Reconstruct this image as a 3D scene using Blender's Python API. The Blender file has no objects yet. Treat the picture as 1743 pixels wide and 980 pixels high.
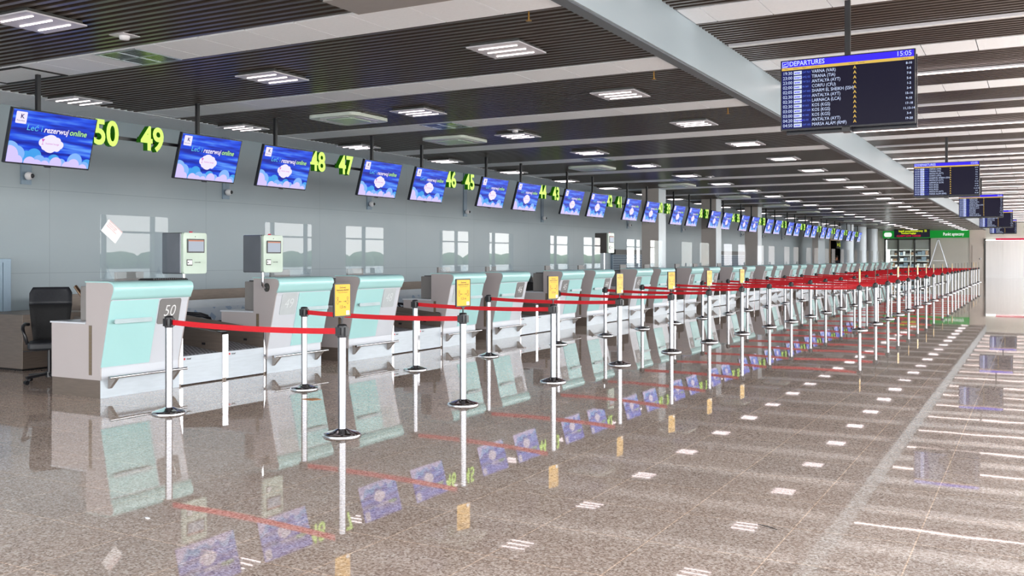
import bpy, math, random
from mathutils import Vector, Matrix
sc = bpy.context.scene
COL = sc.collection
R = math.radians
random.seed(7)

# ------------------------------------------------------------------ camera, world, lights, exposure
EYE = 1.56
YAW = 28.76
cam_d = bpy.data.cameras.new('camera')
cam_d.sensor_width = 36.0
cam_d.lens = 36.0 * 1630.0 / 1743.0
cam_d.shift_y = -50.0 / 1743.0
cam_d.clip_start = 0.05
cam_d.clip_end = 400
cam = bpy.data.objects.new('camera', cam_d)
cam.location = (0, 0, EYE)
cam.rotation_euler = (R(90), 0, R(YAW))
COL.objects.link(cam)
sc.camera = cam

world = bpy.data.worlds.new('world')
sc.world = world
world.use_nodes = True
wn = world.node_tree.nodes
wl = world.node_tree.links
for n in list(wn): wn.remove(n)
wo = wn.new('ShaderNodeOutputWorld')
wb = wn.new('ShaderNodeBackground')
wt = wn.new('ShaderNodeTexCoord')
ws = wn.new('ShaderNodeSeparateXYZ')
wr = wn.new('ShaderNodeValToRGB')
wr.color_ramp.elements[0].position = 0.0
wr.color_ramp.elements[0].color = (1.0, 0.98, 0.95, 1)
wr.color_ramp.elements[1].position = 0.6
wr.color_ramp.elements[1].color = (0.72, 0.86, 1.0, 1)
wl.new(wt.outputs['Generated'], ws.inputs[0])
wl.new(ws.outputs['Z'], wr.inputs[0])
wl.new(wr.outputs[0], wb.inputs['Color'])
wb.inputs['Strength'].default_value = 7.2
wl.new(wb.outputs[0], wo.inputs[0])

def area(name, loc, rot, sx, sy, power, col=(1, 1, 1), portal=False):
    d = bpy.data.lights.new(name, 'AREA')
    d.shape = 'RECTANGLE'; d.size = sx; d.size_y = sy
    d.energy = power; d.color = col
    if portal: d.cycles.is_portal = True
    o = bpy.data.objects.new(name, d)
    o.location = loc; o.rotation_euler = rot
    COL.objects.link(o)
    return o
CEIL_X = 4.0     # the low ceilings stop here; the open-topped hall beyond is added for daylight
FAC_X = 14.0      # glass front of the hall, right of the camera
BACK_Y = -8.0
END_Y = 88.0
ROOF_Y = -3.2      # roof left open behind the camera, added to brighten the near ceiling
area('daylight_portal', (CEIL_X + 0.1, 40, 2.25), (0, R(90), 0), 4.4, 96, 1, portal=True)
area('daylight_portal', (-5, ROOF_Y - 0.1, 2.4), (R(90), 0, 0), 18, 4.6, 1, portal=True)

sd = bpy.data.lights.new('bounce_sun', 'SUN'); sd.energy = 9; sd.angle = R(1.0); sd.color = (1.0, 0.98, 0.96)  # added sun: lands out of view, its bounce brightens the ceiling
so = bpy.data.objects.new('bounce_sun', sd); so.location = (10, 20, 30); so.rotation_euler = (0, R(22), 0); COL.objects.link(so)
sc.view_settings.view_transform = 'Standard'
sc.view_settings.look = 'None'
sc.view_settings.exposure = 0.33
EMK = 0.82      # screens and lit signs are set against this exposure
sc.view_settings.gamma = 1.0
sc.view_settings.use_curve_mapping = False
sc.cycles.max_bounces = 9
sc.cycles.diffuse_bounces = 5
sc.cycles.glossy_bounces = 4
sc.cycles.transmission_bounces = 4
sc.cycles.transparent_max_bounces = 24
sc.cycles.sample_clamp_indirect = 6.0
sc.cycles.use_denoising = True
sc.cycles.caustics_reflective = False
sc.cycles.caustics_refractive = False
try: sc.cycles.use_fast_gi = False
except Exception: pass

# ------------------------------------------------------------------ materials
def lin(c):
    out = []
    for v in c[:3]:
        v = v / 255.0
        out.append(v / 12.92 if v <= 0.04045 else ((v + 0.055) / 1.055) ** 2.4)
    return tuple(out) + (1.0,)

def base_mat(name):
    m = bpy.data.materials.new(name); m.use_nodes = True
    nt = m.node_tree
    return m, nt, nt.nodes['Principled BSDF']

def mat(name, rgb, rough=0.5, metal=0.0, var=0.06, scale=8.0, bump=0.0, spec=0.5, coat=0.0, stretch=(1, 1, 1), ior=None):
    """painted / plain surface with a little procedural tone variation"""
    m, nt, b = base_mat(name)
    N, L = nt.nodes, nt.links
    tc = N.new('ShaderNodeTexCoord'); mp = N.new('ShaderNodeMapping')
    mp.inputs['Scale'].default_value = stretch
    nz = N.new('ShaderNodeTexNoise'); nz.inputs['Scale'].default_value = scale
    nz.inputs['Detail'].default_value = 3.0
    L.new(tc.outputs['Object'], mp.inputs[0]); L.new(mp.outputs[0], nz.inputs['Vector'])
    rp = N.new('ShaderNodeValToRGB')
    c = lin(rgb)
    rp.color_ramp.elements[0].position = 0.3
    rp.color_ramp.elements[1].position = 0.7
    rp.color_ramp.elements[0].color = tuple(max(0, x * (1 - var)) for x in c[:3]) + (1,)
    rp.color_ramp.elements[1].color = tuple(min(1, x * (1 + var)) for x in c[:3]) + (1,)
    L.new(nz.outputs['Fac'], rp.inputs[0]); L.new(rp.outputs[0], b.inputs['Base Color'])
    b.inputs['Roughness'].default_value = rough
    b.inputs['Metallic'].default_value = metal
    b.inputs['Specular IOR Level'].default_value = spec
    b.inputs['Coat Weight'].default_value = coat
    b.inputs['Coat Roughness'].default_value = 0.05
    if ior: b.inputs['IOR'].default_value = ior
    if bump > 0:
        bp = N.new('ShaderNodeBump'); bp.inputs['Strength'].default_value = bump
        bp.inputs['Distance'].default_value = 0.01
        L.new(nz.outputs['Fac'], bp.inputs['Height']); L.new(bp.outputs[0], b.inputs['Normal'])
    return m

def emis(name, rgb, strength=1.0, base=(10, 10, 10), rough=0.3):
    m, nt, b = base_mat(name)
    b.inputs['Specular IOR Level'].default_value = 0.12
    b.inputs['Base Color'].default_value = lin(base)
    b.inputs['Emission Color'].default_value = lin(rgb)
    b.inputs['Emission Strength'].default_value = strength * EMK
    b.inputs['Roughness'].default_value = rough
    return m

M = {}
M['mint'] = mat('mint_laminate', (178, 226, 226), 0.25, var=0.02, scale=2, coat=0.3)
M['white'] = mat('pale_laminate', (214, 218, 226), 0.3, var=0.02, scale=2, coat=0.2)
M['side'] = mat('grey_side_laminate', (184, 176, 176), 0.4, var=0.02, scale=2)
M['steel'] = mat('brushed_steel', (160, 152, 146), 0.34, 0.6, 0.10, 5, stretch=(1, 1, 14))
M['steel_bright'] = mat('bright_steel_panel', (184, 192, 200), 0.3, 0.15, 0.05, 4, stretch=(1, 1, 10))
M['chrome'] = mat('polished_steel', (206, 206, 210), 0.10, 1.0, 0.03, 5)
M['steel_dark'] = mat('brown_tinted_steel', (126, 114, 105), 0.42, 0.45, 0.10, 5, stretch=(1, 1, 12))
M['tube_steel'] = mat('satin_steel_tube', (150, 150, 154), 0.2, 1.0, 0.03, 5)
M['handle'] = mat('grey_handle', (172, 188, 192), 0.4, 0.2, 0.03)
M['copper'] = mat('warm_steel_tube', (205, 165, 135), 0.25, 1.0, 0.05, 6)
M['black'] = mat('black_plastic', (28, 28, 32), 0.35, var=0.1)
M['blackmatte'] = mat('black_matte', (22, 21, 22), 0.7, var=0.15)
M['leather'] = mat('black_leather', (30, 32, 38), 0.5, var=0.12, scale=30, bump=0.25)
M['fabric'] = mat('black_mesh_fabric', (16, 16, 18), 0.8, var=0.2, scale=60, bump=0.3)
M['red'] = mat('red_webbing', (208, 6, 28), 0.5, var=0.04, scale=40)
M['yellow'] = mat('yellow_sign_print', (224, 170, 0), 0.35, var=0.01)
M['ink'] = mat('dark_print', (70, 66, 20), 0.5, var=0.02)
M['inkblack'] = mat('black_print', (25, 25, 25), 0.5, var=0.02)
M['paper'] = mat('white_paper', (244, 244, 246), 0.6, var=0.01)
M['redink'] = mat('red_print', (205, 90, 100), 0.6, var=0.02)
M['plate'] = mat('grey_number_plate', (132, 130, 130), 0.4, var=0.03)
M['plate_glare'] = mat('glare_number_plate', (196, 203, 206), 0.3, var=0.03, scale=12)  # glare on the grey plate, painted in as a paler colour
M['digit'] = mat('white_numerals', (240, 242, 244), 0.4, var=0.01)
M['digit_glare'] = mat('glare_numerals', (222, 228, 230), 0.4, var=0.01)  # numerals washed out by the same painted glare
M['vent'] = mat('brown_vent', (122, 108, 88), 0.5, var=0.1)
M['kiosk'] = mat('pale_green_plastic', (184, 202, 188), 0.3, var=0.02, coat=0.3)
M['kioskside'] = mat('grey_glossy_casing', (104, 108, 116), 0.16, 0.35, 0.08, 3)
M['kioskdark'] = mat('dark_glossy_casing', (62, 58, 54), 0.3, 0.2, 0.08, 3)
M['tile'] = mat('white_ceiling_tile', (232, 238, 244), 0.85, var=0.02, scale=30)
M['slat'] = mat('dark_brown_metal_slat', (80, 70, 64), 0.28, 0.35, 0.08, 5, stretch=(0.3, 8, 8))
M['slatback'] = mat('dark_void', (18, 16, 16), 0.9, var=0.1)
M['fascia'] = mat('grey_painted_fascia', (156, 170, 178), 0.4, 0.1, 0.02, 1.5, stretch=(0.3, 0.3, 2))
M['fascia_low'] = mat('grey_fascia_edge', (96, 102, 108), 0.4, 0.2, 0.02)
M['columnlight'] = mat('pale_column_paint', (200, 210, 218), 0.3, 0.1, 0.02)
M['columnshade'] = mat('shaded_column_paint', (182, 176, 172), 0.5, var=0.02)  # shaded sides of the square columns, shade put into the colour
M['fixture'] = mat('light_fixture_metal', (205, 203, 210), 0.35, 0.1, 0.02)
M['tube'] = emis('lit_tube', (255, 238, 240), 7.0)
M['led'] = emis('lit_linear_lamp', (255, 232, 226), 6.0)
M['unlit'] = mat('unlit_lamp_diffuser', (222, 224, 226), 0.5, var=0.01)
M['ac'] = mat('air_conditioner_plastic', (214, 224, 214), 0.35, var=0.02)
M['acgrille'] = mat('air_conditioner_grille', (178, 196, 182), 0.3, 0.2, 0.08, 60)
M['grille'] = mat('ventilation_grille_metal', (84, 88, 86), 0.2, 0.8, 0.1, 30)
M['green_face'] = emis('yellow_green_lit_face', (208, 255, 112), 1.25)
M['green_side'] = emis('green_lit_side', (36, 110, 8), 0.35, (30, 70, 16))
M['sbezel'] = mat('screen_bezel', (20, 22, 34), 0.25, var=0.05)
M['s_lilac'] = emis('screen_lilac', (214, 200, 250), 1.0)
M['s_light'] = emis('screen_light_blue', (132, 182, 250), 1.0)
M['s_mid'] = emis('screen_sky_blue', (66, 160, 236), 1.0)
M['s_white'] = emis('screen_white', (240, 232, 255), 1.0)
M['s_aqua'] = emis('screen_aqua', (96, 196, 236), 1.0)
M['s_lime'] = emis('screen_lime', (176, 236, 130), 1.0)
M['s_pink'] = emis('screen_pink', (206, 96, 190), 1.0)
M['s_navy'] = emis('screen_navy', (60, 40, 110), 1.0)
M['d_bg'] = emis('board_dark', (16, 12, 40), 1.0)
M['d_head'] = emis('board_blue', (58, 40, 236), 1.1)
M['d_yel'] = emis('board_yellow', (228, 190, 90), 1.0)
M['d_txt'] = emis('board_white_text', (206, 220, 255), 1.1)
M['d_small'] = emis('board_blue_text', (90, 120, 240), 1.0)
M['d_logo'] = emis('board_logo_tile', (214, 226, 246), 1.0)
M['d_col'] = emis('board_left_glow', (18, 22, 92), 1.0)
M['conv_film'] = None
M['lcd'] = emis('kiosk_display', (196, 206, 222), 0.8)
M['lcd_or'] = emis('kiosk_display_orange', (230, 150, 120), 0.8)
M['green_sign'] = emis('green_sign', (20, 122, 44), 0.9, (20, 110, 40))
M['wh_sign'] = emis('white_sign', (240, 246, 240), 1.0)
M['ye_sign'] = emis('yellow_sign_text', (220, 236, 40), 1.0)
M['re_sign'] = emis('red_led_text', (210, 20, 70), 1.0)
M['navy'] = mat('navy_board', (30, 36, 62), 0.4, var=0.05)
M['beige'] = mat('beige_wall_paint', (212, 204, 196), 0.6, var=0.03, scale=1)
M['whitewall'] = mat('white_sheeting', (250, 250, 250), 0.5, var=0.03, scale=1.2, stretch=(6, 1, 0.3))
M['greywall'] = mat('grey_wall_paint', (204, 204, 196), 0.55, var=0.03, scale=1)
M['frame'] = mat('dark_grey_frame', (74, 74, 72), 0.4, 0.3, 0.05)
M['brownframe'] = mat('tan_frame', (160, 132, 104), 0.5, var=0.05)
M['dark'] = mat('dark_interior', (46, 40, 34), 0.7, var=0.2, scale=2)
M['alu'] = mat('aluminium', (190, 196, 204), 0.3, 0.9, 0.05)
M['skin'] = mat('skin', (214, 150, 116), 0.5, var=0.04)
M['cloth_dark'] = mat('dark_clothing', (44, 40, 48), 0.8, var=0.1, scale=20)
M['hair'] = mat('brown_hair', (52, 34, 24), 0.6, var=0.2, scale=40)
M['brass'] = mat('brass_sprinkler', (186, 140, 70), 0.3, 1.0, 0.05)
M['camwhite'] = mat('camera_white', (222, 222, 226), 0.3, var=0.02)
M['cabinet'] = mat('blue_grey_cabinet', (128, 146, 162), 0.35, 0.3, 0.04, stretch=(1, 20, 1))
M['shutter'] = mat('slate_blue_shutter', (70, 90, 110), 0.35, 0.3, 0.05)
M['orange'] = mat('orange_leaf', (190, 130, 80), 0.6, var=0.1, scale=60)
M['concrete'] = mat('pale_concrete_outside', (178, 178, 172), 0.8, var=0.1, scale=0.3)
M['hedge'] = mat('hedge_leaves', (84, 112, 66), 0.8, var=0.4, scale=4, bump=0.5)
M['ceil_dark'] = mat('roof_slab', (90, 90, 90), 0.9)
M['tan_box'] = mat('grey_plastic_casing', (140, 136, 134), 0.5, var=0.03)

# wall: blue-grey painted boards, faint joints
def wall_mat():
    m, nt, b = base_mat('blue_grey_wall_paint')
    N, L = nt.nodes, nt.links
    tc = N.new('ShaderNodeTexCoord')
    nz = N.new('ShaderNodeTexNoise'); nz.inputs['Scale'].default_value = 60; nz.inputs['Detail'].default_value = 4
    nb = N.new('ShaderNodeTexNoise'); nb.inputs['Scale'].default_value = 0.7
    L.new(tc.outputs['Object'], nz.inputs['Vector']); L.new(tc.outputs['Object'], nb.inputs['Vector'])
    mx = N.new('ShaderNodeMix'); mx.data_type = 'RGBA'
    mx.inputs[6].default_value = lin((150, 164, 172)); mx.inputs[7].default_value = lin((164, 176, 182))
    L.new(nb.outputs['Fac'], mx.inputs[0])
    mp = N.new('ShaderNodeMapping'); mp.inputs['Rotation'].default_value = (0, R(90), R(90))
    sp = N.new('ShaderNodeSeparateXYZ'); cb = N.new('ShaderNodeCombineXYZ')
    L.new(tc.outputs['Object'], sp.inputs[0]); L.new(sp.outputs['Y'], cb.inputs['X']); L.new(sp.outputs['Z'], cb.inputs['Y'])
    br = N.new('ShaderNodeTexBrick'); br.inputs['Scale'].default_value = 1.0
    br.offset = 0.0
    br.inputs['Brick Width'].default_value = 3.3; br.inputs['Row Height'].default_value = 1.33
    br.inputs['Mortar Size'].default_value = 0.006; br.inputs['Mortar Smooth'].default_value = 0.2
    br.inputs['Color1'].default_value = (1, 1, 1, 1); br.inputs['Color2'].default_value = (0.97, 0.97, 0.97, 1)
    br.inputs['Mortar'].default_value = (0.8, 0.8, 0.8, 1)
    L.new(cb.outputs[0], br.inputs['Vector'])
    mu = N.new('ShaderNodeMix'); mu.data_type = 'RGBA'; mu.blend_type = 'MULTIPLY'; mu.inputs[0].default_value = 1.0
    L.new(mx.outputs[2], mu.inputs[6]); L.new(br.outputs['Color'], mu.inputs[7])
    L.new(mu.outputs[2], b.inputs['Base Color'])
    bp = N.new('ShaderNodeBump'); bp.inputs['Strength'].default_value = 0.06; bp.inputs['Distance'].default_value = 0.004
    L.new(nz.outputs['Fac'], bp.inputs['Height']); L.new(bp.outputs[0], b.inputs['Normal'])
    b.inputs['Roughness'].default_value = 0.38
    return m
M['wall'] = wall_mat()

def floor_mat():
    m, nt, b = base_mat('polished_granite_tiles')
    N, L = nt.nodes, nt.links
    tc = N.new('ShaderNodeTexCoord')
    # speckle
    v = N.new('ShaderNodeTexVoronoi'); v.inputs['Scale'].default_value = 95
    L.new(tc.outputs['Object'], v.inputs['Vector'])
    n2 = N.new('ShaderNodeTexNoise'); n2.inputs['Scale'].default_value = 60; n2.inputs['Detail'].default_value = 6
    n2.inputs['Roughness'].default_value = 0.75
    L.new(tc.outputs['Object'], n2.inputs['Vector'])
    sx = N.new('ShaderNodeSeparateColor'); L.new(v.outputs['Color'], sx.inputs[0])
    ad = N.new('ShaderNodeMath'); ad.operation = 'MULTIPLY_ADD'
    L.new(sx.outputs[0], ad.inputs[0]); ad.inputs[1].default_value = 0.55
    mm = N.new('ShaderNodeMath'); mm.operation = 'MULTIPLY'; mm.inputs[1].default_value = 0.5
    L.new(n2.outputs['Fac'], mm.inputs[0]); L.new(mm.outputs[0], ad.inputs[2])
    rp = N.new('ShaderNodeValToRGB')
    e = rp.color_ramp.elements
    e[0].position = 0.12; e[0].color = lin(FL0)
    e[1].position = 0.85; e[1].color = lin(FL3)
    x = e.new(0.36); x.color = lin(FL1)
    x = e.new(0.60); x.color = lin(FL2)
    L.new(ad.outputs[0], rp.inputs[0])
    # tile to tile tone and grout lines
    br = N.new('ShaderNodeTexBrick'); br.offset = 0.0; br.inputs['Scale'].default_value = 1.0
    br.inputs['Brick Width'].default_value = 0.65; br.inputs['Row Height'].default_value = 0.65
    br.inputs['Mortar Size'].default_value = 0.0036; br.inputs['Mortar Smooth'].default_value = 0.1
    br.inputs['Bias'].default_value = 0.0
    br.inputs['Color1'].default_value = (0.93, 0.93, 0.93, 1); br.inputs['Color2'].default_value = (1.05, 1.04, 1.03, 1)
    br.inputs['Mortar'].default_value = (1.6, 1.5, 1.35, 1)
    mp = N.new('ShaderNodeMapping'); mp.inputs['Location'].default_value = (-0.063, 0.2, 0)
    L.new(tc.outputs['Object'], mp.inputs[0]); L.new(mp.outputs[0], br.inputs['Vector'])
    mu = N.new('ShaderNodeMix'); mu.data_type = 'RGBA'; mu.blend_type = 'MULTIPLY'; mu.inputs[0].default_value = 1.0
    L.new(rp.outputs[0], mu.inputs[6]); L.new(br.outputs['Color'], mu.inputs[7])
    nb = N.new('ShaderNodeTexNoise'); nb.inputs['Scale'].default_value = 0.35; nb.inputs['Detail'].default_value = 2
    L.new(tc.outputs['Object'], nb.inputs['Vector'])
    r2 = N.new('ShaderNodeValToRGB')
    r2.color_ramp.elements[0].color = (0.93, 0.90, 0.88, 1); r2.color_ramp.elements[0].position = 0.35
    r2.color_ramp.elements[1].color = (1.05, 1.05, 1.05, 1); r2.color_ramp.elements[1].position = 0.65
    L.new(nb.outputs['Fac'], r2.inputs[0])
    m3 = N.new('ShaderNodeMix'); m3.data_type = 'RGBA'; m3.blend_type = 'MULTIPLY'; m3.inputs[0].default_value = 1.0
    L.new(mu.outputs[2], m3.inputs[6]); L.new(r2.outputs[0], m3.inputs[7])
    L.new(m3.outputs[2], b.inputs['Base Color'])
    b.inputs['Roughness'].default_value = 0.02
    b.inputs['IOR'].default_value = 1.62
    # slight waviness between tiles
    nw = N.new('ShaderNodeTexNoise'); nw.inputs['Scale'].default_value = 1.3
    L.new(tc.outputs['Object'], nw.inputs['Vector'])
    bp = N.new('ShaderNodeBump'); bp.inputs['Strength'].default_value = 0.035; bp.inputs['Distance'].default_value = 0.01
    L.new(nw.outputs['Fac'], bp.inputs['Height']); L.new(bp.outputs[0], b.inputs['Normal'])
    return m
FL0, FL1, FL2, FL3 = (96, 80, 72), (168, 147, 134), (200, 180, 167), (226, 213, 203)
M['floor'] = floor_mat()

def glass_mat(name, tint=(0.95, 0.97, 0.98, 1), ior=1.5):
    m = bpy.data.materials.new(name); m.use_nodes = True
    nt = m.node_tree; N, L = nt.nodes, nt.links
    for n in list(N): N.remove(n)
    o = N.new('ShaderNodeOutputMaterial'); t = N.new('ShaderNodeBsdfTransparent'); g = N.new('ShaderNodeBsdfGlossy')
    t.inputs[0].default_value = tint; g.inputs['Roughness'].default_value = 0.01
    f = N.new('ShaderNodeFresnel'); f.inputs['IOR'].default_value = ior
    mx = N.new('ShaderNodeMixShader')
    ge = N.new('ShaderNodeNewGeometry'); iv = N.new('ShaderNodeMath'); iv.operation = 'SUBTRACT'; iv.inputs[0].default_value = 1.0
    ml = N.new('ShaderNodeMath'); ml.operation = 'MULTIPLY'
    L.new(ge.outputs['Backfacing'], iv.inputs[1]); L.new(iv.outputs[0], ml.inputs[0]); L.new(f.outputs[0], ml.inputs[1])
    L.new(ml.outputs[0], mx.inputs[0]); L.new(t.outputs[0], mx.inputs[1]); L.new(g.outputs[0], mx.inputs[2])
    L.new(mx.outputs[0], o.inputs[0])
    return m
M['plexi'] = glass_mat('clear_acrylic')
M['glass'] = glass_mat('clear_glass', (0.9, 0.95, 0.95, 1), 1.5)

def screen_bg():
    m, nt, b = base_mat('screen_blue_background')
    N, L = nt.nodes, nt.links
    tc = N.new('ShaderNodeTexCoord'); mp = N.new('ShaderNodeMapping')
    mp.inputs['Scale'].default_value = (1, 0.8, 9); mp.inputs['Rotation'].default_value = (R(-5), 0, 0)
    nz = N.new('ShaderNodeTexNoise'); nz.inputs['Scale'].default_value = 1.6; nz.inputs['Detail'].default_value = 3
    L.new(tc.outputs['Object'], mp.inputs[0]); L.new(mp.outputs[0], nz.inputs['Vector'])
    rp = N.new('ShaderNodeValToRGB'); e = rp.color_ramp.elements
    e[0].position = 0.36; e[0].color = lin((10, 24, 150))
    e[1].position = 0.72; e[1].color = lin((96, 160, 250))
    x = e.new(0.52); x.color = lin((12, 70, 226))
    L.new(nz.outputs['Fac'], rp.inputs[0])
    b.inputs['Base Color'].default_value = lin((10, 10, 20)); b.inputs['Roughness'].default_value = 0.3; b.inputs['Specular IOR Level'].default_value = 0.15
    L.new(rp.outputs[0], b.inputs['Emission Color']); b.inputs['Emission Strength'].default_value = EMK
    return m
M['s_bg'] = screen_bg()

def belt_mat():
    m, nt, b = base_mat('dark_belt_under_film')
    N, L = nt.nodes, nt.links
    tc = N.new('ShaderNodeTexCoord'); mp = N.new('ShaderNodeMapping')
    mp.inputs['Rotation'].default_value = (0, 0, R(32))
    br = N.new('ShaderNodeTexBrick'); br.inputs['Scale'].default_value = 1.0
    br.inputs['Brick Width'].default_value = 0.12; br.inputs['Row Height'].default_value = 0.05
    br.inputs['Mortar Size'].default_value = 0.009
    br.inputs['Color1'].default_value = lin((48, 48, 54)); br.inputs['Color2'].default_value = lin((86, 86, 92))
    br.inputs['Mortar'].default_value = lin((170, 170, 176))
    L.new(tc.outputs['Object'], mp.inputs[0]); L.new(mp.outputs[0], br.inputs['Vector'])
    L.new(br.outputs['Color'], b.inputs['Base Color'])
    b.inputs['Roughness'].default_value = 0.3
    return m
M['belt'] = belt_mat()

def film_mat():
    m, nt, b = base_mat('blue_film_with_print')
    N, L = nt.nodes, nt.links
    tc = N.new('ShaderNodeTexCoord'); mp = N.new('ShaderNodeMapping')
    mp.inputs['Rotation'].default_value = (R(35), 0, 0)
    sp = N.new('ShaderNodeSeparateXYZ'); cb = N.new('ShaderNodeCombineXYZ')
    L.new(tc.outputs['Object'], mp.inputs[0]); L.new(mp.outputs[0], sp.inputs[0])
    L.new(sp.outputs['Y'], cb.inputs['X']); L.new(sp.outputs['Z'], cb.inputs['Y'])
    br = N.new('ShaderNodeTexBrick'); br.inputs['Scale'].default_value = 1.0
    br.inputs['Brick Width'].default_value = 0.22; br.inputs['Row Height'].default_value = 0.16
    br.inputs['Mortar Size'].default_value = 0.045
    br.inputs['Color1'].default_value = lin((120, 142, 172)); br.inputs['Color2'].default_value = lin((176, 186, 198))
    br.inputs['Mortar'].default_value = lin((172, 182, 194))
    L.new(cb.outputs[0], br.inputs['Vector']); L.new(br.outputs['Color'], b.inputs['Base Color'])
    b.inputs['Roughness'].default_value = 0.3
    return m
M['film'] = film_mat()

# ------------------------------------------------------------------ mesh building
class MB:
    def __init__(s): s.v = []; s.f = []; s.mi = []; s.cur = 0; s.sm = []
    def add(s, vs, fs, smooth=False):
        o = len(s.v); s.v += [tuple(p) for p in vs]
        for f in fs:
            s.f.append(tuple(i + o for i in f)); s.mi.append(s.cur); s.sm.append(smooth)
    def box(s, x0, x1, y0, y1, z0, z1):
        vs = [(x0, y0, z0), (x1, y0, z0), (x1, y1, z0), (x0, y1, z0), (x0, y0, z1), (x1, y0, z1), (x1, y1, z1), (x0, y1, z1)]
        s.add(vs, [(0, 3, 2, 1), (4, 5, 6, 7), (0, 1, 5, 4), (1, 2, 6, 5), (2, 3, 7, 6), (3, 0, 4, 7)])
        return s
    def prism_y(s, pts, y0, y1, smooth=False):   # pts (x,z) counter-clockwise seen from -y
        n = len(pts)
        vs = [(p[0], y0, p[1]) for p in pts] + [(p[0], y1, p[1]) for p in pts]
        s.add(vs, [tuple(range(n))], False)
        s.add(vs, [tuple(reversed(range(n, 2 * n)))], False)
        s.add(vs, [(i, i + n, (i + 1) % n + n, (i + 1) % n) for i in range(n)], smooth)
        return s
    def prism_x(s, pts, x0, x1):                 # pts (y,z) counter-clockwise seen from +x
        n = len(pts)
        vs = [(x0, p[0], p[1]) for p in pts] + [(x1, p[0], p[1]) for p in pts]
        s.add(vs, [tuple(reversed(range(n))), tuple(range(n, 2 * n))] + [(i, (i + 1) % n, (i + 1) % n + n, i + n) for i in range(n)])
        return s
    def prism_z(s, pts, z0, z1):
        n = len(pts)
        vs = [(p[0], p[1], z0) for p in pts] + [(p[0], p[1], z1) for p in pts]
        s.add(vs, [tuple(reversed(range(n))), tuple(range(n, 2 * n))] + [(i, (i + 1) % n, (i + 1) % n + n, i + n) for i in range(n)])
        return s
    def lathe(s, prof, cx=0, cy=0, seg=24, smooth=True):   # prof list of (r,z) bottom to top
        vs = []; fs = []
        for r, z in prof:
            for k in range(seg):
                a = 2 * math.pi * k / seg
                vs.append((cx + r * math.cos(a), cy + r * math.sin(a), z))
        for i in range(len(prof) - 1):
            for k in range(seg):
                k2 = (k + 1) % seg
                fs.append((i * seg + k, i * seg + k2, (i + 1) * seg + k2, (i + 1) * seg + k))
        s.add(vs, fs, smooth)
        s.add(vs, [tuple(reversed(range(seg))), tuple(range((len(prof) - 1) * seg, len(prof) * seg))], False)
        return s
    def tube(s, pts, r, seg=10):
        pts = [Vector(p) for p in pts]; n = len(pts); vs = []; fs = []
        for i, p in enumerate(pts):
            t = (pts[min(i + 1, n - 1)] - pts[max(i - 1, 0)]).normalized()
            a = Vector((0, 0, 1)) if abs(t.z) < 0.9 else Vector((0, 1, 0))
            u = t.cross(a).normalized(); w = u.cross(t).normalized()
            for k in range(seg):
                an = 2 * math.pi * k / seg
                vs.append(p + u * r * math.cos(an) + w * r * math.sin(an))
        for i in range(n - 1):
            for k in range(seg):
                k2 = (k + 1) % seg
                fs.append((i * seg + k, (i + 1) * seg + k, (i + 1) * seg + k2, i * seg + k2))
        s.add(vs, fs, True)
        s.add(vs, [tuple(range(seg)), tuple(reversed(range((n - 1) * seg, n * seg)))], False)
        return s
    def ball(s, c, r, seg=14, rings=8, sz=1.0):
        prof = []
        for i in range(rings + 1):
            a = -math.pi / 2 + math.pi * i / rings
            prof.append((max(r * math.cos(a), 1e-4), c[2] + r * sz * math.sin(a)))
        return s.lathe(prof, c[0], c[1], seg)
    def bar(s, a, b, wy, wz):   # rectangular bar from a to b
        a = Vector(a); b = Vector(b); t = (b - a).normalized()
        up = Vector((0, 0, 1)) if abs(t.z) < 0.95 else Vector((1, 0, 0))
        u = t.cross(up).normalized() * wy / 2; w = u.cross(t).normalized() * wz / 2
        vs = [a - u - w, a + u - w, a + u + w, a - u + w, b - u - w, b + u - w, b + u + w, b - u + w]
        s.add(vs, [(0, 3, 2, 1), (4, 5, 6, 7), (0, 1, 5, 4), (1, 2, 6, 5), (2, 3, 7, 6), (3, 0, 4, 7)])
        return s
    def mesh(s, name, mats, fix=True):
        me = bpy.data.meshes.new(name)
        me.from_pydata(s.v, [], s.f)
        if not isinstance(mats, (list, tuple)): mats = [mats]
        for m in mats: me.materials.append(M[m] if isinstance(m, str) else m)
        me.polygons.foreach_set('material_index', s.mi)
        me.polygons.foreach_set('use_smooth', s.sm)
        me.update()
        if fix:
            import bmesh
            bm = bmesh.new(); bm.from_mesh(me)
            bmesh.ops.recalc_face_normals(bm, faces=bm.faces[:])
            bm.to_mesh(me); bm.free()
        return me
    def obj(s, name, mats, parent=None, bevel=0.0, fix=True):
        return link(name, s.mesh(name, mats, fix), parent, bevel)

def link(name, me, parent=None, bevel=0.0):
    o = bpy.data.objects.new(name, me); COL.objects.link(o)
    if parent is not None: o.parent = parent
    if bevel > 0:
        b = o.modifiers.new('bevel', 'BEVEL'); b.width = bevel; b.segments = 2; b.limit_method = 'ANGLE'; b.angle_limit = R(40)
    return o

def tag(o, label, cat, group=None):
    o['label'] = label; o['category'] = cat
    if group: o['group'] = group
    return o
def thing(name, label, cat, loc=(0, 0, 0), rz=0.0, group=None):
    o = bpy.data.objects.new(name, None); COL.objects.link(o)
    o.empty_display_size = 0.1
    o.location = loc; o.rotation_euler = (0, 0, rz)
    return tag(o, label, cat, group)
def struct(o): o['kind'] = 'structure'; return o
def kids(o): return [c for c in ALLCH.get(o.name, [])]
def copy_tree(o, parent=None):
    c = o.copy(); COL.objects.link(c); c.parent = parent
    for ch in list(o.children): copy_tree(ch, c)
    return c
ALLCH = {}

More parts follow.
